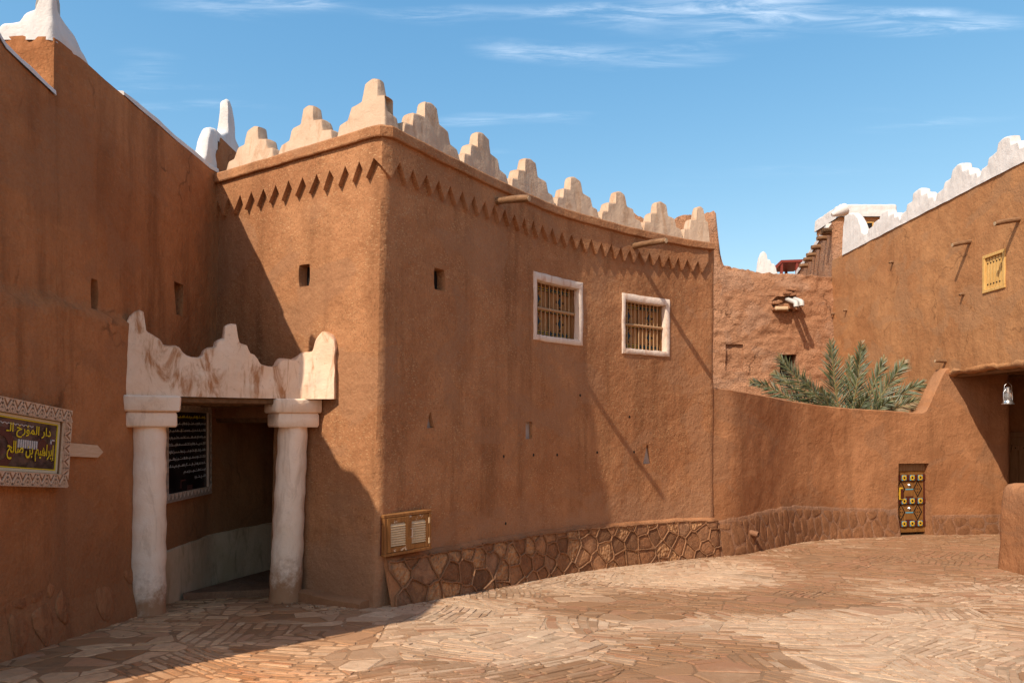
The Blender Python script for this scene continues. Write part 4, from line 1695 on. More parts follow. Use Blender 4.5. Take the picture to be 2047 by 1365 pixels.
def carved_frame(org, ex, ey, ez, w, h, bw, base, ridge, parent, dep=.05):
    """frame of four boards (outer w x h, right edge at x=0, centred on y) with raised chevrons"""
    for (cx, cy, hx, hy) in ((-w / 2, h / 2 - bw / 2, w / 2, bw / 2), (-w / 2, -h / 2 + bw / 2, w / 2, bw / 2), (-bw / 2, 0, bw / 2, h / 2 - bw), (-w + bw / 2, 0, bw / 2, h / 2 - bw)):
        mb = MB()
        mb.box(org + ex * cx + ey * cy + ez * (dep * .5), ex, ez, ey, hx - .001, dep * .5, hy - .001)
        bd = mb.build('frame_board', base, parent)
        mb = MB()
        horiz = hx > hy
        L, W = (hx, hy) if horiz else (hy, hx)
        A, B = (ex, ey) if horiz else (ey, ex)
        per = bw * 1.05
        cc = org + ex * cx + ey * cy + ez * dep
        nrep = max(1, int(round(2 * L / per)))
        per = 2 * L / nrep
        for i in range(nrep):
            x = -L + per * (i + .5)
            for k, (sc_, t) in enumerate(((1.0, .012), (.66, .011), (.32, .010))):
                for sg in (-1, 1):
                    p, q = cc + A * (x + sg * per * .5 * sc_) + B * (-W * .88), cc + A * x + B * (-W * .88 + W * 1.72 * sc_)
                    dr = (q - p).normalized()
                    nn = ez.cross(dr)
                    mb.prism([p - nn * t, q - nn * t, q + nn * t, p + nn * t], ez * .008)
                    if k == 0:
                        p2, q2 = cc + A * (x + sg * per * .5) + B * (W * .9), cc + A * (x + sg * per * .27) + B * (W * .9)
                        mb.prism([p2, q2, cc + A * (x + sg * per * .5) + B * (W * .2)], ez * .007)
        for sg in (-1, 1):
            mb.box(cc + B * (sg * W * .95), A, ez, B, L, .008, W * .07)
        mb.build('carving', ridge, bd, kind='stuff')


tilt = math.atan2(-.105, 1)
ex = V(0, math.cos(tilt), math.sin(tilt)); ey = V(0, -math.sin(tilt), math.cos(tilt)); ez = V(1, 0, 0)
org = V(LX + .115, 6.57, 1.885)
sign = thing('house_name_sign', 'rectangular sign with yellow Arabic lettering in a carved pale wooden frame on left wall', 'sign', (LX, 5.8, 1.5))
carved_frame(org, ex, ey, ez, 1.95, .70, .115, M['groove'], M['carved'], sign)
mb = MB(); mb.box(org + ex * (-.975) + ez * .012, ex, ez, ey, .975 - .1, .010, .35 - .1); pan = mb.build('printed_panel', M['print'], sign)
for (cx, cy, hx, hy) in ((-.975, .218, .845, .012), (-.975, -.218, .845, .012), (-.138, 0, .012, .206), (-1.812, 0, .012, .206)):
    mb = MB(); mb.box(org + ex * cx + ey * cy + ez * .026, ex, ez, ey, hx, .004, hy); mb.build('panel_border', M['cream_print'], pan)
for (cx, cy, hx, hy) in ((-.975, .199, .82, .004), (-.975, -.199, .82, .004), (-.157, 0, .004, .195)):
    mb = MB(); mb.box(org + ex * cx + ey * cy + ez * .025, ex, ez, ey, hx, .0035, hy); mb.build('yellow_border', M['yellow_print'], pan)
# printed picture: merlon row, wheel and plank shapes
mb = MB()
for k in range(9):
    x = -.50 - k * .05
    q = org + ex * x + ey * .155 + ez * .024
    mb.prism([q - ex * .024, q - ey * .012, q + ex * .024, q + ex * .02 + ey * .006, q - ey * .004, q - ex * .02 + ey * .006], ez * .002)
for k in range(9):
    q = org + ex * (-.42 - k * .028) + ey * .0 + ez * .024
    mb.box(q, ex, ez, ey, .008, .002, .035)
mb.box(org + ex * (-.21) + ey * .06 + ez * .024, ex, ez, ey, .025, .002, .006)
mb.box(org + ex * (-.23) + ey * .045 + ez * .024, ex, ez, ey, .006, .002, .02)
mb.build('printed_shapes', M['white_print'], pan, kind='stuff')
mb = MB()
for k in range(20):
    a0, a1 = math.pi * 2 * k / 20, math.pi * 2 * (k + 1) / 20
    c_ = org + ex * (-.86) + ey * (-.05) + ez * .0235
    mb.prism([c_ + (ex * math.cos(a_) + ey * math.sin(a_)) * r for a_, r in ((a0, .10), (a0, .17), (a1, .17), (a1, .10))], ez * .0015)
mb.prism([org + ex * (-.24) + ey * .01 + ez * .0235, org + ex * (-.36) + ey * .07 + ez * .0235, org + ex * (-.46) + ey * (-.06) + ez * .0235, org + ex * (-.25) + ey * (-.05) + ez * .0235], ez * .0015)
mb.build('printed_wheel', M['rust_print'], pan, kind='stuff')
L1 = '\u0640\ufedf\ufe8d \ufea5\ufead\ufe86\ufee4\ufedf\ufe8d \ufead\ufe8d\ufea9'
L2 = '\ufea2\ufedf\ufe8e\ufebb \ufee6\ufe91 \ufee2\ufef4\ufeeb\ufe8d\ufeae\ufe91\ufe87'
text_mesh(L1, -.25, .105, .56, .115, org, ex, ey, ez * 1.0 + V(0, 0, 0), 'lettering', M['yellow_print'], pan, thick=.031)
text_mesh(L2, -.185, -.06, .60, .155, org, ex, ey, ez, 'lettering', M['yellow_print'], pan, bold=.018, thick=.031)

# pale wooden peg pointing right beside the sign
mb = MB()
y0, y1, zc_ = 6.60, 7.21, 1.868
pl = [V(LX + .06, y0, zc_ + .075), V(LX + .06, y0, zc_ - .05), V(LX + .06, y1 - .09, zc_ - .085), V(LX + .06, y1, zc_ - .035), V(LX + .06, y1 - .10, zc_ + .035)]
mb.prism(pl, V(.05, 0, 0))
o = mb.build('wooden_pointer', M['pegwood'])
tag(o, 'pale wooden board with pointed end fixed beside the lettered sign', 'board')

# dark information board on the wall inside the porch
board = thing('information_board', 'tall dark board covered with lines of small white writing inside the porch', 'sign', (LX, 9.3, 1.1))
ex2, ey2, ez2 = V(0, 1, 0), V(0, 0, 1), V(1, 0, 0)
org2 = V(LX + .03, 9.88, 1.77)
carved_frame(org2, ex2, ey2, ez2, 1.34, 1.2, .10, M['paleframe'], M['paleframe'], board, dep=.045)
mb = MB(); mb.box(org2 + ex2 * (-.67) + ez2 * .014, ex2, ez2, ey2, .59, .01, .52); pan = mb.build('board_panel', M['board'], board)
rng = random.Random(3)
for k in range(10):
    y = .43 - k * .087
    mb = MB()
    x = -.14 - (.0 if k not in (9,) else .0)
    xe = -1.2 if k < 8 else (-.75 if k == 8 else -.4)
    while x > xe:
        w = rng.uniform(.035, .10)
        q = org2 + ex2 * (x - w / 2) + ey2 * y + ez2 * .0255
        mb.box(q, ex2, ez2, ey2, w / 2, .0012, .0038)
        for j in range(rng.randint(1, 4)):
            mb.box(q + ex2 * rng.uniform(-w / 2, w / 2) + ey2 * rng.uniform(.004, .014), ex2, ez2, ey2, .0035, .0012, rng.uniform(.006, .016))
        for j in range(rng.randint(0, 2)):
            mb.box(q + ex2 * rng.uniform(-w / 2, w / 2) + ey2 * rng.choice((-.014, .024)), ex2, ez2, ey2, .004, .0012, .004)
        x -= w + .012
    mb.build('writing', M['white_print'] if 0 < k < 9 else M['yellow_print'] if k == 0 else M['white_print'], pan, kind='stuff')
mb = MB()
for k in range(6):
    q = org2 + ex2 * (-.62 - k * .05) + ey2 * (-.02) + ez2 * .025
    mb.prism([q - ex2 * .022 + ey2 * .025, q - ey2 * .02, q + ex2 * .022 + ey2 * .025, q + ey2 * (-.008)], ez2 * .0012)
mb.box(org2 + ex2 * (-.80) + ey2 * (-.36) + ez2 * .025, ex2, ez2, ey2, .07, .0012, .01)
mb.box(org2 + ex2 * (-.86) + ey2 * (-.41) + ez2 * .025, ex2, ez2, ey2, .012, .0012, .05)
for k in range(7):
    mb.box(org2 + ex2 * (-.55 - k * .022) + ey2 * (-.47) + ez2 * .025, ex2, ez2, ey2, .006, .0012, .035)
mb.build('printed_shapes', M['rust_print'], pan, kind='stuff')

# ================================================================== TIMBER SHUTTER BOX AT THE CORNER
A = P(768, 1068, 8.42); B = P(861, 1058, 8.98)
zb_, zt_ = 0.56, 1.05
box = thing('shutter_box', 'small wooden cupboard with two louvred doors fixed low on the wall corner', 'cupboard', (A.x, A.y, zb_))
dd = Vector((B.x - A.x, B.y - A.y, 0)); W = dd.length; dd.normalize()
dn = Vector((dd.y, -dd.x, 0))
c0 = V((A.x + B.x) / 2, (A.y + B.y) / 2, (zb_ + zt_) / 2)
hW, hH = W / 2, (zt_ - zb_) / 2
for (cx, cz, hx, hz_) in ((0, hH - .018, hW + .01, .018), (0, -hH + .018, hW + .01, .018), (-hW + .016, 0, .018, hH - .036), (hW - .016, 0, .018, hH - .036)):
    mb = MB(); mb.box(c0 + dd * cx + Z3 * cz - dn * .02, dd, dn, Z3, hx, .03, hz_, .004); mb.build('frame', M['cabinet'], box)
mb = MB(); mb.box(c0 + dd * (-hW + .012) - dn * .19, dd, dn, Z3, .012, .14, hH - .01); mb.build('side_board', M['maroon'], box)
mb = MB(); mb.box(c0 + dd * (hW - .012) - dn * .19, dd, dn, Z3, .012, .14, hH - .01); mb.build('side_board', M['cabinet'], box)
mb = MB(); mb.box(c0 + Z3 * (hH - .012) - dn * .19, dd, dn, Z3, hW - .024, .14, .011); mb.build('top_board', M['cabinet'], box)
mb = MB(); mb.box(c0 - Z3 * (hH - .012) - dn * .19, dd, dn, Z3, hW - .024, .14, .011); mb.build('bottom_board', M['cabinet'], box)
for sg in (-1, 1):
    cx = c0 + dd * (sg * (hW - .036) / 2) - dn * (.008 if sg > 0 else .0)
    lw, lh_ = (hW - .04) / 2, hH - .042
    mb = MB()
    st = .052
    mb.box(cx - dd * (lw - st / 2), dd, dn, Z3, st / 2, .014, lh_, .003)
    mb.box(cx + dd * (lw - st / 2), dd, dn, Z3, st / 2, .014, lh_, .003)
    mb.box(cx + Z3 * (lh_ - st / 2 - .005), dd, dn, Z3, lw - st, .013, st / 2 + .004, .003)
    mb.box(cx - Z3 * (lh_ - st / 2 - .005), dd, dn, Z3, lw - st, .013, st / 2 + .004, .003)
    dr = mb.build('door', M['cabinet_worn'], box)
    ns = 9
    for k in range(ns):
        z = -lh_ + st + .02 + (2 * (lh_ - st) - .04) * (k + .5) / ns
        mb = MB()
        up = (Z3 * .82 - dn * .57).normalized()
        mb.box(cx + Z3 * z, dd, up.cross(dd), up, lw - st + .004, .004, .021)
        mb.build('slat', M['slat'], dr)
mb = MB()
q = c0 + dd * .03 + dn * .016
mb.tube([q + Z3 * .05, q + Z3 * .05 + dn * .025, q - Z3 * .05 + dn * .025, q - Z3 * .05], .006, 6); mb.build('handle', M['tin'], box)
mb = MB(); mb.box(c0 - dn * .30, dd, dn, Z3, hW - .03, .02, hH - .03); mb.build('back_board', M['pane_and_hole'], box)
for (cz) in (.12, -.13):
    mb = MB(); mb.box(c0 + dd * (hW - .035) + Z3 * cz + dn * .012, dd, dn, Z3, .008, .006, .035); mb.build('hinge', M['slat'], box)

# ================================================================== COURTYARD WALL
yard = thing('courtyard_wall', 'low curved mud wall with rounded top and small painted door, palm behind it', 'wall', (8.0, 17.3, -0.6))


YT = [(1425, 776), (1470, 782), (1505, 788), (1560, 799), (1611, 807), (1660, 814), (1716, 819), (1780, 823), (1846, 827)]
ytab = []
for (u, v) in YT:
    s, z = YARD.sz(u, v)
    ytab.append((s, z))
s_e = ytab[-1][0]
s_f = YARD.su(1886, 3.3)
ytab += [(s_e + .12, ytab[-1][1] + .08), (s_f - .02, 3.36), (s_f + .1, 3.50), (YARD.L + 1, 3.52)]
DH = rect_hole2(YARD, 1795, 926, 1858, 1076, .42, warp=lambda t: 1.0 - .05 * t)
curtain(YARD, 0, YARD.L, -1.2, 2.25, lambda s: interp(ytab, s) + .012 * nz(s * 3, 0, 0), .07, 'wall', M['mud_yard'], yard, [DH], thick=.42)
s1_ = DH['s0'] - .05
plinth(YARD, .35, s1_, lambda s: interp([(0, .18), (1.2, .22), (2.8, .27), (4.0, .25), (6.0, .08), (7.5, .02)], s) + .04 * nz(s * 3, 1, 1), .30, 1.7, yard, lambda s: (M['washed'], None), .03, 'plinth', inset_d=.022, raise_=.009, batter=.14)
plinth(YARD, DH['s1'] + .06, YARD.su(2008, -.3), lambda s: -.16 + .04 * nz(s * 3, 1, 1), .36, 1.5, yard, lambda s: (M['washed'], None), .02, 'plinth', inset_d=.022, raise_=.006, batter=.08)
# drain pipe poking out of the foot
s, z = YARD.sz(1506, 1065, .15)
mb = MB()
q = YARD.pt(s, z, 0, True); n = YARD.n(s)
mb.tube([q, q + Vector((n.x, n.y, 0)) * .12, q + Vector((n.x, n.y, -.08)) * .26], .06, 12, hollow=True)
mb.build('drain_pipe', M['mud_plinth'], yard, smooth=40)

# painted door in the courtyard wall
sm = (DH['s0'] + DH['s1']) / 2
dz0, dz1 = gz(10, 17.7) + .06, DH['z1'] - .02
dc, dd, dn, _ = wbox(YARD, sm, (dz0 + dz1) / 2, -.16, 0, 0, 0)
dW, dH_ = (DH['s1'] - DH['s0']) / 2 + .0, (dz1 - dz0) / 2
mb = MB()
for k in range(3):
    mb.box(dc + dd * ((k - 1) * dW * 2 / 3), dd, dn, Z3, dW / 3 - .003, .02, dH_, .004)
door = mb.build('door', M['doorwood'], yard, smooth=30)
for zk in (.60, -.08, -.74):
    cz = dc + Z3 * (dH_ * zk) + dn * .03
    mb = MB(); mb.box(cz, dd, dn, Z3, dW * .98, .022, .068, .006); br = mb.build('crossbar', M['darkred'], door)
    for k in (-.42, .12, .66):
        q = cz + dd * (dW * k * .95) + dn * .022
        mb = MB(); mb.box(q + dn * .003, dd, dn, Z3, .066, .003, .066); mb.build('blue_square', M['cyan'], door)
        mb = MB()
        for i in range(14):
            a0, a1 = math.tau * i / 14, math.tau * (i + 1) / 14
            mb.prism([q + dn * .006 + (dd * math.cos(a_) + Z3 * math.sin(a_)) * r for a_, r in ((a0, .028), (a0, .062), (a1, .062), (a1, .028))], dn * .01)
        mb.build('yellow_ring', M['yellow'], door)
        mb = MB(); mb.tube([q + dn * .004, q + dn * .022], [.027, .02], 8); mb.build('stud', M['black'], door)
for zk in (.27, -.41):
    for k in (-.55, .52):
        q = dc + dd * (dW * k) + Z3 * (dH_ * zk) + dn * .021
        hx, hz_ = dW * .28, dH_ * .25
        mb = MB()
        cs = [(-hx, 0), (0, -hz_), (hx, 0), (0, hz_)]
        for i in range(4):
            (a0, b0), (a1, b1) = cs[i], cs[(i + 1) % 4]
            mb.prism([q + dd * a0 + Z3 * b0, q + dd * a1 + Z3 * b1, q + dd * (a1 * .8) + Z3 * (b1 * .84), q + dd * (a0 * .8) + Z3 * (b0 * .84)], dn * .006)
        for (a0, b0) in ((0, 0), (0, .4), (0, -.4), (.4, 0), (-.4, 0)):
            mb.box(q + dd * (hx * a0) + Z3 * (hz_ * b0) + dn * .002, (dd + Z3).normalized(), dn, (Z3 - dd).normalized(), .011, .003, .011)
        mb.build('painted_diamond', M['black'], door, kind='stuff')
    q = dc + Z3 * (dH_ * zk) + dn * .022
    for (oz, hh_, m_) in ((-.01, .014, 'cyan'), (.26 * dH_, .03, 'darkred'), (-.25 * dH_, .03, 'darkred')):
        mb = MB(); mb.box(q + Z3 * oz, dd, dn, Z3, dW * .24, .004, hh_); mb.build('painted_bar', M[m_], door)
    mb = MB(); mb.tube([q + Z3 * .09, q + Z3 * .09 + dn * .03], [.045, .02], 10); mb.build('boss', M['tin'], door, smooth=50)
mb = MB()
q = dc - dd * (dW * .62) + Z3 * (dH_ * .14) + dn * .05
mb.box(q, dd, dn, Z3, .05, .03, .15, .006)
mb.box(q - dd * .05 + Z3 * .0, dd, dn, Z3, .12, .014, .04, .004)
mb.build('wooden_lock', M['yellow'], door)
mb = MB(); mb.box(q + dd * .012 + dn * .032, dd, dn, Z3, .035, .006, .12); mb.build('lock_plate', M['darkred'], door)
mb = MB(); mb.box(dc + dd * (dW * .93) + dn * .024, dd, dn, Z3, .022, .006, dH_ * .72); mb.build('painted_edge', M['darkred'], door)
mb = MB(); mb.box(dc + Z3 * (dH_ * .9) + dn * .01, dd, dn, Z3, dW * .95, .018, dH_ * .1); mb.build('head_board', M['passdoor'], door)

# ================================================================== RIGHT HOUSE
right = thing('right_house', 'tall ochre mud house on the right with white stepped parapet and dark undercroft', 'house', (12.5, 17.0, -0.6))
RX = 10.9
RT = Surf([(RX + .02, 24.6), (RX, 20.0), (RX, 15.0), (RX, 9.5), (RX - .6, 0.0), (RX - .8, -8.0)], 1.7, 21.0)
s_o = RT.su(1884, 3.4)
UND = dict(s0=s_o, s1=24.6 - 13.6, z0=-1.15, z1=3.40, depth=.45, open=True)
RWIN = rect_hole2(RT, 1968, 508, 2008, 578, .12)
curtain(RT, 0, 13.0, -1.2, 7.0, lambda s: 7.72, .085, 'wall', M['mud_right'], right, [UND, RWIN], thick=.5, back=False, rows=3)
curtain(RT, 13.0, RT.L, -1.2, 6.0, lambda s: 7.72 if s < 33.5 else 6.6, .3, 'unseen_bounce_wall', M['mud_right'], right, thick=.5, rows=3)  # unseen stretch of wall, added for the warm light it bounces back
r_out = [(1684, 450), (1686, 432), (1694, 426), (1704, 426), (1712, 434), (1718, 448), (1721, 462), (1728, 467), (1736, 464), (1742, 461), (1748, 452), (1752, 440), (1758, 428), (1765, 421), (1772, 420), (1778, 430), (1786, 436), (1793, 440), (1800, 437),
         (1806, 424), (1814, 415), (1816, 400), (1820, 386), (1826, 379), (1834, 377), (1842, 380), (1847, 389), (1855, 392), (1862, 397), (1868, 399),
         (1874, 386), (1880, 378), (1890, 371), (1893, 356), (1897, 342), (1903, 332), (1912, 328), (1922, 331), (1930, 343), (1938, 348), (1948, 352), (1956, 354),
         (1962, 338), (1970, 330), (1978, 322), (1981, 305), (1987, 288), (1995, 277), (2006, 274), (2016, 277), (2022, 288), (2032, 293), (2047, 300), (2060, 300), (2066, 285), (2085, 262), (2095, 240), (2110, 220), (2130, 222), (2150, 250)]
rtab = []
for (u, v) in r_out:
    s, z = RT.sz(u, v, .02)
    rtab.append((s, z - 7.70))
vals = [1684, 1731, 1799, 1868, 1957, 2056, 2150]
peaks = [None, 1767, 1833, 1911, 2005, 2112]
for (u0, u1), up in zip(zip(vals, vals[1:]), peaks):
    sa, sb = RT.su(u0, 8, .02), RT.su(u1, 8, .02)
    if up is None:
        fn = lambda s: interp(rtab, s)
    else:
        sc_ = RT.su(up, 8.3, .02)
        H = interp(rtab, sc_)
        va, vb = interp(rtab, sa), interp(rtab, sb)
        fl, fr_ = merlon_h(2 * (sc_ - sa), .68), merlon_h(2 * (sb - sc_), .68)
        top_ = fl(0)
        def fn(s, sc_=sc_, H=H, va=va, vb=vb, fl=fl, fr_=fr_, top_=top_):
            v_ = va if s < sc_ else vb
            q = fl(s - sc_) if s < sc_ else fr_(s - sc_)
            return v_ + (H - v_) * max(0, (q - .08) / (top_ - .08))
    parapet(RT, sa, sb, fn, lambda s: 7.70 + .015 * nz(s * 2, 0, 1), .30, 'merlon', M['white'], right, off=.03, amp=.014, taper=.08, ds=.02, rr=.055)
for (u0, v0, ln) in ((1939, 482, .42), (2037, 438, .52)):
    spout(RT, u0, v0, 0, 0, ln, .055, right, down=.10)
spout(RT, 1891, 723, 0, 0, .28, .045, right, down=-.02)
for (u, v) in ((1785, 524), (1668, 627), (1693, 620), (1926, 588)):
    s, z = RT.sz(u, v)
    mb = MB()
    q = RT.pt(s, z, -.03, True)
    mb.tube([q, q + V(-.10, -.01, .0), q + V(-.14, -.02, -.03)], [.05, .04, .03], 7, .4)
    mb.build('log_stub', M['log'], right, smooth=60)
# yellow plank window shutter
sm, zm = (RWIN['s0'] + RWIN['s1']) / 2, (RWIN['z0'] + RWIN['z1']) / 2
c0, d, nn, zv = wbox(RT, sm, zm, -.02, 0, 0, 0)
hw, hz_ = (RWIN['s1'] - RWIN['s0']) / 2, (RWIN['z1'] - RWIN['z0']) / 2
mb = MB(); mb.box(c0 - nn * .05, d, nn, zv, hw - .01, .012, hz_ - .01); rw = mb.build('window_shutter', M['passdoor'], right)
for (cx, cz, hx, hy) in ((0, hz_, hw + .04, .035), (0, -hz_, hw + .04, .035), (-hw, 0, .035, hz_ - .036), (hw, 0, .035, hz_ - .036)):
    mb = MB(); mb.box(c0 + d * cx + zv * cz + nn * .012, d, nn, zv, hx, .035, hy, .006); mb.build('frame', M['yellowwood'], rw)
for k in range(6):
    x = -hw + .035 + (2 * hw - .07) * (k + .5) / 6
    mb = MB(); mb.box(c0 + d * x - nn * .018, d, nn, zv, (hw - .035) / 6 * .74, .016, hz_ - .037, .005); mb.build('plank', M['yellowwood'], rw)
for cz in (.6, -.62):
    mb = MB()
    for k in range(6):
        x = -hw + .035 + (2 * hw - .07) * (k + .5) / 6
        mb.box(c0 + d * (x + .01) + zv * (hz_ * cz) + nn * .004, d, nn, zv, .02, .004, .012)
    mb.build('nail_row', M['black'], rw, kind='stuff')
# ragged lintel along the undercroft edge
mb = MB()
pts = [(RX + .06 + .02 * nz(y * 2, 0, 1), y, 3.43 + .05 * nz(y * 1.3, 0, 0) + .02 * nz(y * 5, 0, 0)) for y in [18.22 - i * .16 for i in range(29)]]
mb.tube(pts, [.09 + .035 * nz(p[1] * 3, 1, 1) for p in pts], 10, .5)
mb.build('lintel_edge', M['mud_right'], right, smooth=60)
mb = MB()
pts = [(RX + .22, y, 3.37 + .02 * nz(y * 2, 0, 3)) for y in [18.1 - i * .4 for i in range(12)]]
mb.tube(pts, .085, 8, .3)
mb.build('lintel_log', M['beam'], right, smooth=60)
mb = MB(); mb.box((13.9, 14.4, 3.62), V(1, 0, 0), V(0, 1, 0), Z3, 2.9, 4.98, .10); mb.build('undercroft_ceiling', M['mud_right'], right)
for k in range(9):
    y = 18.9 - k * .9
    mb = MB(); mb.tube([(11.2, y, 3.45), (13, y + .05, 3.44), (16, y, 3.45)], .07, 8, .25); mb.build('ceiling_beam', M['beam'], right, smooth=60)
mb = MB(); mb.box((14.9, 19.45, 1.2), V(1, 0, 0), V(0, 1, 0), Z3, 2.4, .12, 2.4); mb.build('undercroft_back_wall', M['mud_right'], right)
mb = MB(); mb.box((16.9, 14.4, 1.2), V(1, 0, 0), V(0, 1, 0), Z3, .12, 5.2, 2.45); mb.build('undercroft_side_wall', M['mud_right'], right)
mb = MB(); mb.box((14.0, 17.0, 7.5), V(1, 0, 0), V(0, 1, 0), Z3, 3.06, 7.5, .1); mb.build('roof', M['mud_yard'], right)
mb = MB(); mb.box((14.2, 24.62, 3.1), V(1, 0, 0), V(0, 1, 0), Z3, 3.2, .1, 4.3); mb.build('end_wall', M['mud_right'], right)
mb = MB(); mb.box((17.15, 17.0, 3.1), V(1, 0, 0), V(0, 1, 0), Z3, .1, 7.5, 4.3); mb.build('far_side_wall', M['mud_right'], right)
mb = MB(); mb.box((14.4, 13.4, 1.2), V(1, 0, 0), V(0, 1, 0), Z3, 2.7, .12, 2.35); mb.build('undercroft_light_screen', M['mud_right'], right)  # unseen wall, added to keep light out of the undercroft

# brown plank door in the undercroft
pdoor = thing('plank_door', 'brown plank door with timber frame in the shaded undercroft on the right', 'door', (13.9, 19.28, gz(13, 19)))
z0 = gz(13, 19)
for (x, hx, zc_, hz_) in ((13.25, .07, 0.63, 1.30), (14.75, .07, .63, 1.30), (14.0, .68, 1.86, .07)):
    mb = MB(); mb.box((x, 19.29, zc_), V(1, 0, 0), V(0, 1, 0), Z3, hx, .05, hz_, .01); mb.build('frame', M['passdoor'], pdoor)
for k in range(6):
    mb = MB(); mb.box((13.34 + .11 + k * .222, 19.30, .56), V(1, 0, 0), V(0, 1, 0), Z3, .106, .025, 1.22, .006); mb.build('plank', M['passdoor'], pdoor)
for z in (1.5, .2):
    mb = MB(); mb.box((14.0, 19.262, z), V(1, 0, 0), V(0, 1, 0), Z3, .65, .02, .07, .006); mb.build('batten', M['passdoor'], pdoor)
    for k in range(6):
        q = V(13.45 + k * .22, 19.243, z)
        mb = MB(); mb.tube([q, q - V(0, .012, 0)], [.02, .012], 7); mb.build('stud', M['black'], pdoor)

# hurricane lantern hanging from the undercroft ceiling
LYY = 16.2
lp = P(2015, 808, LYY)
lant = thing('hurricane_lantern', 'silver hurricane lantern hanging in the dark undercroft', 'lantern', lp)
mb = MB(); mb.lathe(lp, [(.125, 0), (.128, .015), (.10, .03), (.095, .075), (.075, .095), (.04, .105)], 18); mb.build('tank', M['tin'], lant, smooth=40)
mb = MB(); mb.lathe(lp + V(0, 0, .105), [(.05, 0), (.078, .04), (.082, .08), (.06, .14), (.05, .16)], 16); mb.build('glass', M['glass'], lant, smooth=60)
mb = MB(); mb.lathe(lp + V(0, 0, .255), [(.055, 0), (.07, .01), (.07, .03), (.05, .045), (.05, .10), (.06, .105), (.045, .13), (.02, .14)], 16); mb.build('chimney', M['tin'], lant, smooth=40)
for sg in (-1, 1):
    mb = MB(); mb.tube([lp + V(sg * .09, 0, .05), lp + V(sg * .10, 0, .14), lp + V(sg * .095, 0, .28), lp + V(sg * .05, 0, .33)], .012, 7); mb.build('side_tube', M['tin'], lant, smooth=60)
mb = MB(); mb.tube([lp + V(-.09, 0, .25), lp + V(-.08, 0, .42), lp + V(0, 0, .50), lp + V(.08, 0, .42), lp + V(.09, 0, .25)], .005, 6); mb.build('bail', M['tin'], lant, smooth=60)
mb = MB(); mb.tube([lp + V(0, 0, .50), V(lp.x, lp.y, 3.55)], .004, 5); mb.build('hanging_wire', M['black'], lant)

# ================================================================== LOW WALL END, RIGHT FOREGROUND
mb = MB()
ca, cb, R_ = Vector((8.66, 12.15)), Vector((8.25, 8.6)), .34
dr = (ca - cb).normalized()
nr = Vector((dr.y, -dr.x))
loop = []
for k in range(25):
    t = math.pi * k / 24
    loop.append(ca + nr * (math.cos(t) * R_) + dr * (math.sin(t) * R_))
loop = [cb + nr * R_] + [(cb + nr * R_).lerp(loop[0], i / 22) for i in range(1, 22)] + loop + [loop[-1].lerp(cb - nr * R_, i / 22) for i in range(1, 22)] + [cb - nr * R_]
cen = lambda p: ca + dr * min(0, (p - ca).dot(dr))
vs, fs = [], []
levels = [(-.9, 1.05), (-.5, 1.06), (-.35, 1.12), (-.2, 1.10), (-.05, 1.07), (.1, 1.05), (.25, 1.04), (.45, 1.02), (.6, 1.0), (.75, .98), (.88, .96), (.97, .92), (1.04, .84), (1.09, .70), (1.115, .45), (1.12, .05)]
for (z, k) in levels:
    for p in loop:
        c_ = cen(p)
        q = c_ + (p - c_) * k
        e = .02 * nz(q.x * 2, q.y * 2, z * 2) + .012 * nz(q.x * 7, q.y * 7, z * 7)
        q = q + (p - c_).normalized() * e
        vs.append((q.x, q.y, z + .02 * nz(q.x * 2, q.y * 2, 5)))
m = len(loop)
for i in range(len(levels) - 1):
    for k in range(m - 1):
        fs.append((i * m + k, i * m + k + 1, (i + 1) * m + k + 1, (i + 1) * m + k))
fs.append([i * m for i in range(len(levels))] + [i * m + m - 1 for i in range(len(levels) - 1, -1, -1)])
mb.add(vs, fs)
o = mb.build('low_wall', M['mud_yard'], None, smooth=60)
tag(o, 'rounded end of a low pink mud wall at the right edge of the square', 'wall')

# ================================================================== RUINED WALL BEHIND
ruin = thing('ruined_wall', 'rough crumbling mud wall with ragged top behind the courtyard palm', 'wall', (8.0, 24.4, -0.7))
RU = Surf([(2.9, 24.35), (5.5, 24.4), (8.0, 24.4), (11.0, 24.5)], 2.6, 31.0)
ru_top = [(1225, 442), (1256, 424), (1268, 426), (1290, 438), (1330, 447), (1358, 432), (1366, 429), (1404, 430), (1414, 424), (1424, 420), (1433, 418), (1437, 470), (1441, 505), (1447, 527), (1466, 534), (1500, 540), (1530, 545), (1600, 547), (1655, 552), (1700, 552)]
rut = [((u - 1023.5) / F * 24.4 - 2.9, CH + (HOR - v) / F * 24.4) for u, v in ru_top]


def ru_h(u0, v0, u1, v1, dep, **k):
    x = lambda u: (u - 1023.5) / F * 24.4 - 2.9
    zf = lambda v: CH + (HOR - v) / F * 24.4
    return dict(s0=x(u0), s1=x(u1), z0=zf(v1), z1=zf(v0), depth=dep, **k)


RH = [ru_h(1560, 708, 1594, 770, .5), ru_h(1450, 688, 1486, 742, .09), ru_h(1566, 571, 1591, 590, .14), ru_h(1542, 592, 1603, 621, .20, warp=lambda t: .55 + .45 * math.sin(math.pi * min(1, t * .9 + .05)))]


def ru_rough(s, z):
    r = .05 * nz(s * 3.2, z * 3.2, 17) + .03 * nz(s * 8, z * 8, 3)
    r += .05 * max(0, nz(s * 1.6, z * 5.0, 9))
    low = sstep((3.2 - z) / .8) * sstep((6.0 - s) / 1.2)
    r += low * (.10 * nz(s * 4, z * 9, 2))
    topd = interp(rut, s) - z
    r -= .10 * sstep((.45 - topd) / .4) * (1 + nz(s * 4, z * 4, 8))
    return r


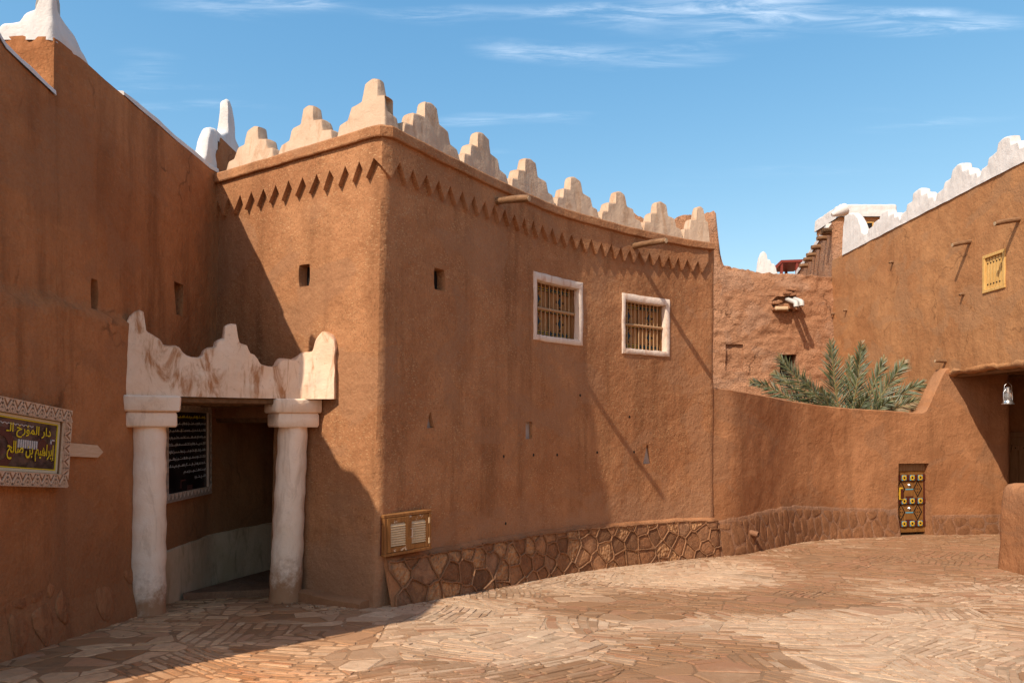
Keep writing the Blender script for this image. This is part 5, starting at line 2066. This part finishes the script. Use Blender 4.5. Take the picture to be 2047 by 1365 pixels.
curtain(RU, 0, RU.L, -1.2, 6.6, lambda s: interp(rut, s) + .06 * nz(s * 4, 0, 7) + .04 * nz(s * 11, 0, 7), .07, 'wall', M['mud_ruin'], ruin, RH, thick=.6, extra=ru_rough, rows=10)
slab_on(RU, RH[0], .42, 'window_dark', M['pane_and_hole'], ruin)
for k in range(16):
    u, v = random.uniform(1546, 1600), random.uniform(602, 620)
    if k < 5:
        u, v = random.uniform(1569, 1589), random.uniform(574, 590)
    q = P(u, v, 24.42 - random.uniform(0, .12))
    mb = MB()
    sx = random.uniform(.06, .16)
    mb.box(q, Vector((1, random.uniform(-.3, .3), random.uniform(-.1, .1))).normalized(), V(0, 1, 0), Z3, sx, .12, random.uniform(.03, .06), .02)
    mb.v = [tuple(Vector(p) + Vector((nz(p[0] * 9, p[1] * 9, p[2] * 9), 0, nz(p[0] * 9, p[1] * 9, p[2] * 9 + 4))) * .025) for p in mb.v]
    mb.build('rubble_stone', M['mud_ruin'] if k % 4 else M['yellowstone'] if 'yellowstone' in M else M['mud_ruin'], ruin)
mb = MB(); mb.box(P(1562, 617, 24.22), V(1, 0, 0), V(0, 1, 0), Z3, .22, .10, .06, .03); mb.build('rubble_stone', M['slat'], ruin)
for (u0, v0, u1, v1) in ((1573, 598, 1589, 604), (1586, 597, 1600, 602)):
    a, b = P(u0, v0, 24.55), P(u1, v1, 23.62)
    mb = MB()
    mb.tube([a, a.lerp(b, .5), b, b + V(.02, -.05, -.03), b + V(.02, -.06, -.16)], [.075, .075, .075, .08, .082], 12, hollow=True)
    mb.build('drain_pipe', M['pvc'], ruin, smooth=45)

# ================================================================== REAR HOUSE WITH BEAM ENDS
rear = thing('rear_house', 'receding mud wall with a row of projecting log ends and white sloping coping', 'house', (13.0, 30.0, -0.7))
RE = Surf([(13.2, 33.4), (12.1, 29.0), (10.98, 24.7)], 2.0, 41.0)
curtain(RE, 0, RE.L, 3.0, 8.5, lambda s: 9.05, .12, 'wall', M['mud_ruin'], rear, thick=.4, rows=4)
parapet(RE, 0, RE.L - 1.0, lambda s: .26, 9.03, .45, 'coping', M['white'], rear, off=.05, ds=.06, amp=.02)
for (u, v) in ((1671, 437), (1656, 453), (1645, 464), (1640, 475), (1634, 493), (1616, 508), (1611, 517), (1598, 530)):
    best = min((abs(CH + (HOR - v) / F * RE.pt(s_, 9, 0, True).y - 8.82), s_) for s_ in [i * .05 for i in range(int(RE.L / .05))])
    s = best[1]
    q = RE.pt(s, 8.80, 0, True)
    n = RE.n(s)
    n3 = Vector((n.x, n.y - .25, 0)).normalized()
    mb = MB(); mb.tube([q - n3 * .2, q + n3 * .15, q + n3 * .34 - V(0, 0, .02)], [.085, .088, .082], 9, .2)
    mb.build('log_end', M['log'], rear, smooth=50)
mb = MB(); mb.prism([V(13.2, 33.5, 8.7), V(11.4, 24.9, 8.7), V(16, 24.9, 8.7), V(17, 33.5, 8.7)], V(0, 0, .2)); mb.build('roof', M['mud_yard'], rear)

# rooftop room with yellow timber front
room = thing('rooftop_room', 'small white roofed room with yellow timber front on top of the right house', 'roof room', (12.5, 26.5, 8.8))
TY_ = 25.6
xa, xb = P(1678, 0, TY_).x, P(1790, 0, TY_).x
zt, zbnd, zbr = P(0, 409, TY_).z, P(0, 434, TY_).z, P(0, 443, TY_).z
mb = MB(); mb.box(((xa + xb) / 2, TY_ + 1.0, (8.8 + zbr) / 2), V(1, 0, 0), V(0, 1, 0), Z3, (xb - xa) / 2 - .05, .9, (zbr - 8.8) / 2); mb.build('wall', M['yellowwood'], room)
mb = MB(); mb.box(((xa + xb) / 2, TY_ + 1.0, (zbnd + zbr) / 2), V(1, 0, 0), V(0, 1, 0), Z3, (xb - xa) / 2 - .02, .96, (zbnd - zbr) / 2 - .002); mb.build('mud_band', M['mud_right'], room)
RS = Surf([(xa - .05, TY_ + 2)] + rounded((xa - .05, TY_ + 2), (xa - .05, TY_ - .08), (xb, TY_ - .08), .1) + [((xa + xb) / 2, TY_ - .08)] + rounded((xa, TY_ - .08), (xb + .05, TY_ - .08), (xb + .05, TY_ + 2), .1) + [(xb + .05, TY_ + 2)], .5, 3)
parapet(RS, 0, RS.L, lambda s: zt - zbnd, zbnd, .35, 'parapet', M['white'], room, ds=.06, amp=.02)
mb = MB()
mb.tube([P(1690, 418, TY_ - .1), P(1676, 424, TY_ - .1), P(1663, 430, TY_ - .1)], [.22, .16, .07], 10, .15)
mb.build('corner_horn', M['white'], room, smooth=60)
mb = MB(); mb.box(P(1738, 455, TY_ + .09), V(1, 0, 0), V(0, 1, 0), Z3, .1, .02, .16); mb.build('window', M['pane_and_hole'], room)
for (dx_, dz_, hx, hz_) in ((-.12, 0, .025, .19), (.12, 0, .025, .19), (0, .185, .1, .025)):
    mb = MB(); mb.box(P(1738, 455, TY_ + .07) + V(dx_, 0, dz_), V(1, 0, 0), V(0, 1, 0), Z3, hx, .03, hz_); mb.build('window_frame', M['yellowwood'], room)

# far rooftop: block hidden behind the ruin that carries the pinnacle and the canopy
far = thing('far_house', 'distant house with a white stepped pinnacle above the ruined wall', 'house', (14.0, 38.0, -0.8))
mb = MB(); mb.box((14.2, 39.5, 4.3), V(1, 0, 0), V(0, 1, 0), Z3, 3.6, 3.6, 5.2); mb.build('wall', M['mud_ruin'], far)
FP = Surf([(P(1515, 0, 36).x, 36.2), (P(1560, 0, 36).x, 36.2)], .5, 2)
fo = [(1515, 546), (1519, 538), (1522, 512), (1526, 502), (1531, 499), (1536, 503), (1538, 515), (1543, 516), (1546, 524), (1552, 526), (1558, 546)]
ft = [(P(u, 0, 36).x - P(1515, 0, 36).x, P(u, v, 36).z - 9.45) for u, v in fo]
parapet(FP, 0, FP.L, lambda s: interp(ft, s), 9.45, .4, 'pinnacle', M['white'], far, ds=.03, amp=.02)
canopy = thing('red_canopy', 'small dark red timber canopy on the far rooftop', 'canopy', P(1570, 546, 37.5))
ca_ = P(1546, 545, 37.2); cb_ = P(1600, 545, 37.2)
mb = MB()
zr = P(0, 520, 37.2).z
mb.prism([V(ca_.x, 37.2, zr - .42), V(ca_.x + .4, 37.2, zr), V(cb_.x + .3, 37.2, zr + .05), V(cb_.x + .3, 37.2, zr - .08), V(ca_.x + .45, 37.2, zr - .12), V(ca_.x + .1, 37.2, zr - .5)], V(.3, 2.4, 0))
mb.build('roof', M['redpaint'], canopy)
for x, y in ((ca_.x + .45, 37.3), (cb_.x - .15, 37.3), (ca_.x + .75, 39.4), (cb_.x + .1, 39.4)):
    mb = MB(); mb.box((x, y, zr - .45), V(1, 0, 0), V(0, 1, 0), Z3, .06, .06, .4); mb.build('post', M['redpaint'], canopy)

# ================================================================== PALM
palm = thing('date_palm', 'date palm with spreading grey green fronds rising behind the courtyard wall', 'palm', (8.75, 18.9, -0.65))
PB = V(8.75, 18.9, 1.55)
mb = MB()
pts = [V(8.75 + .03 * math.sin(k), 18.9, -.7 + k * .25) for k in range(9)]
mb.tube(pts, [.26 + .03 * (k % 2) for k in range(9)], 12, .3)
mb.build('trunk', M['trunk'], palm, smooth=40)
rng = random.Random(12)


def frond(tip, bend, pairs, leaf, dry=.10, base=PB):
    base = base + V(rng.uniform(-.1, .1), rng.uniform(-.1, .1), rng.uniform(0, .1))
    ctrl = base.lerp(tip, .55) + bend
    pts = [base * (1 - t) ** 2 + ctrl * (2 * t * (1 - t)) + tip * t * t for t in [i / 24 for i in range(25)]]
    mb = MB()
    mb.tube(pts, [.028 * (1 - .85 * i / 24) for i in range(25)], 6)
    fr = mb.build('frond', M['rachis'], palm, smooth=60)
    mb = MB()
    view = V(0, -1, .15)
    pairs = int(pairs * 1.25)
    for k in range(pairs):
        t = .16 + .84 * (k + rng.random() * .6) / pairs
        f = min(23.99, t * 24)
        i = int(f)
        p = pts[i].lerp(pts[i + 1], f - i)
        d = (pts[i + 1] - pts[i]).normalized()
        sd = d.cross(view).normalized()
        upn = sd.cross(d).normalized()
        L = 1.22 * leaf * (math.sin(math.pi * min(1, .25 + t * .72)) ** .6) * rng.uniform(.8, 1.1)
        for sg in (-1, 1):
            a = rng.uniform(.5, 1.0) * (1.12 - .55 * t)
            dr = (d * math.cos(a) + sd * (sg * math.sin(a)) + upn * rng.uniform(-.35, .45)).normalized()
            e = p + dr * L - V(0, 0, .22 * L * rng.random())
            mid = p.lerp(e, .45) + upn * (.02 * L)
            wv = dr.cross(upn).normalized() * (.017 * rng.uniform(.8, 1.25))
            fold = upn * .006
            c = rng.choice(((0.135, 0.17, 0.09), (0.18, 0.21, 0.13), (0.10, 0.13, 0.055), (0.21, 0.23, 0.16), (0.15, 0.16, 0.065)))
            if t > .95 or rng.random() < dry:
                c = rng.choice(((0.26, 0.21, 0.09), (0.30, 0.20, 0.10)))
            mb.add([p - wv * .5, p + wv * .5, mid + wv - fold, mid + fold, mid - wv - fold, e], [(0, 1, 2, 3), (0, 3, 4), (3, 2, 5), (4, 3, 5)], c)
    mb.build('leaflets', M['palm'], fr, kind='stuff')


for (u, v, Y, bz, bx, pr, lf) in ((1502, 762, 18.7, .50, -.1, 38, .42), (1556, 712, 18.6, .25, -.1, 46, .50), (1549, 745, 19.3, .35, -.2, 42, .46), (1600, 752, 18.4, .2, 0, 36, .40), (1662, 684, 18.8, .0, -.12, 52, .52), (1722, 684, 18.7, .0, .12, 50, .46),
                                   (1700, 712, 19.4, .0, .0, 44, .44), (1768, 716, 19.2, .15, .05, 44, .44), (1808, 722, 18.7, .12, .1, 48, .50), (1845, 766, 18.55, .42, .1, 44, .46), (1842, 800, 18.35, .42, .15, 44, .42), (1640, 775, 18.35, .2, 0, 30, .36), (1735, 790, 18.4, .2, 0, 30, .36), (1780, 800, 18.4, .3, .1, 30, .36)):
    frond(P(u, v, Y), V(bx, 0, bz), pr, lf, dry=.55 if (u, v) in ((1549, 745), (1842, 800)) else .08)


# ================================================================== LOOSE GRIT ALONG THE WALL FEET
mb = MB()
rng = random.Random(5)
for k in range(700):
    if k < 320:
        s_ = rng.uniform(S_CORNER - 1.2, HOUSE.L - 2.2)
        q = HOUSE.pt(s_, 0, .24 + abs(rng.gauss(0, .16)), True)
    elif k < 520:
        s_ = rng.uniform(.2, YARD.L - 1.2)
        q = YARD.pt(s_, 0, .18 + abs(rng.gauss(0, .16)), True)
    else:
        q = V(rng.uniform(-3.9, 8.0), rng.uniform(5.4, 13.0), 0)
        if not in_front(q.x, q.y):
            continue
    r = rng.uniform(.004, .013) if k % 9 else rng.uniform(.012, .022)
    z = gz(q.x, q.y) + .012
    c_ = rng.choice(((.42, .26, .15), (.30, .16, .085), (.50, .36, .24), (.24, .13, .07)))
    a_ = rng.uniform(0, 3)
    vs = [(q.x + r * math.cos(a_ + t) * rng.uniform(.7, 1.2), q.y + r * math.sin(a_ + t) * rng.uniform(.7, 1.2), z) for t in (0, 1.57, 3.14, 4.71)]
    vs += [(q.x, q.y, z + r * rng.uniform(.6, 1.1)), (q.x, q.y, z - r * .6)]
    mb.add(vs, [(0, 1, 4), (1, 2, 4), (2, 3, 4), (3, 0, 4), (1, 0, 5), (2, 1, 5), (3, 2, 5), (0, 3, 5)], c_)
o = mb.build('grit', M['paver'], pavement, kind='stuff')
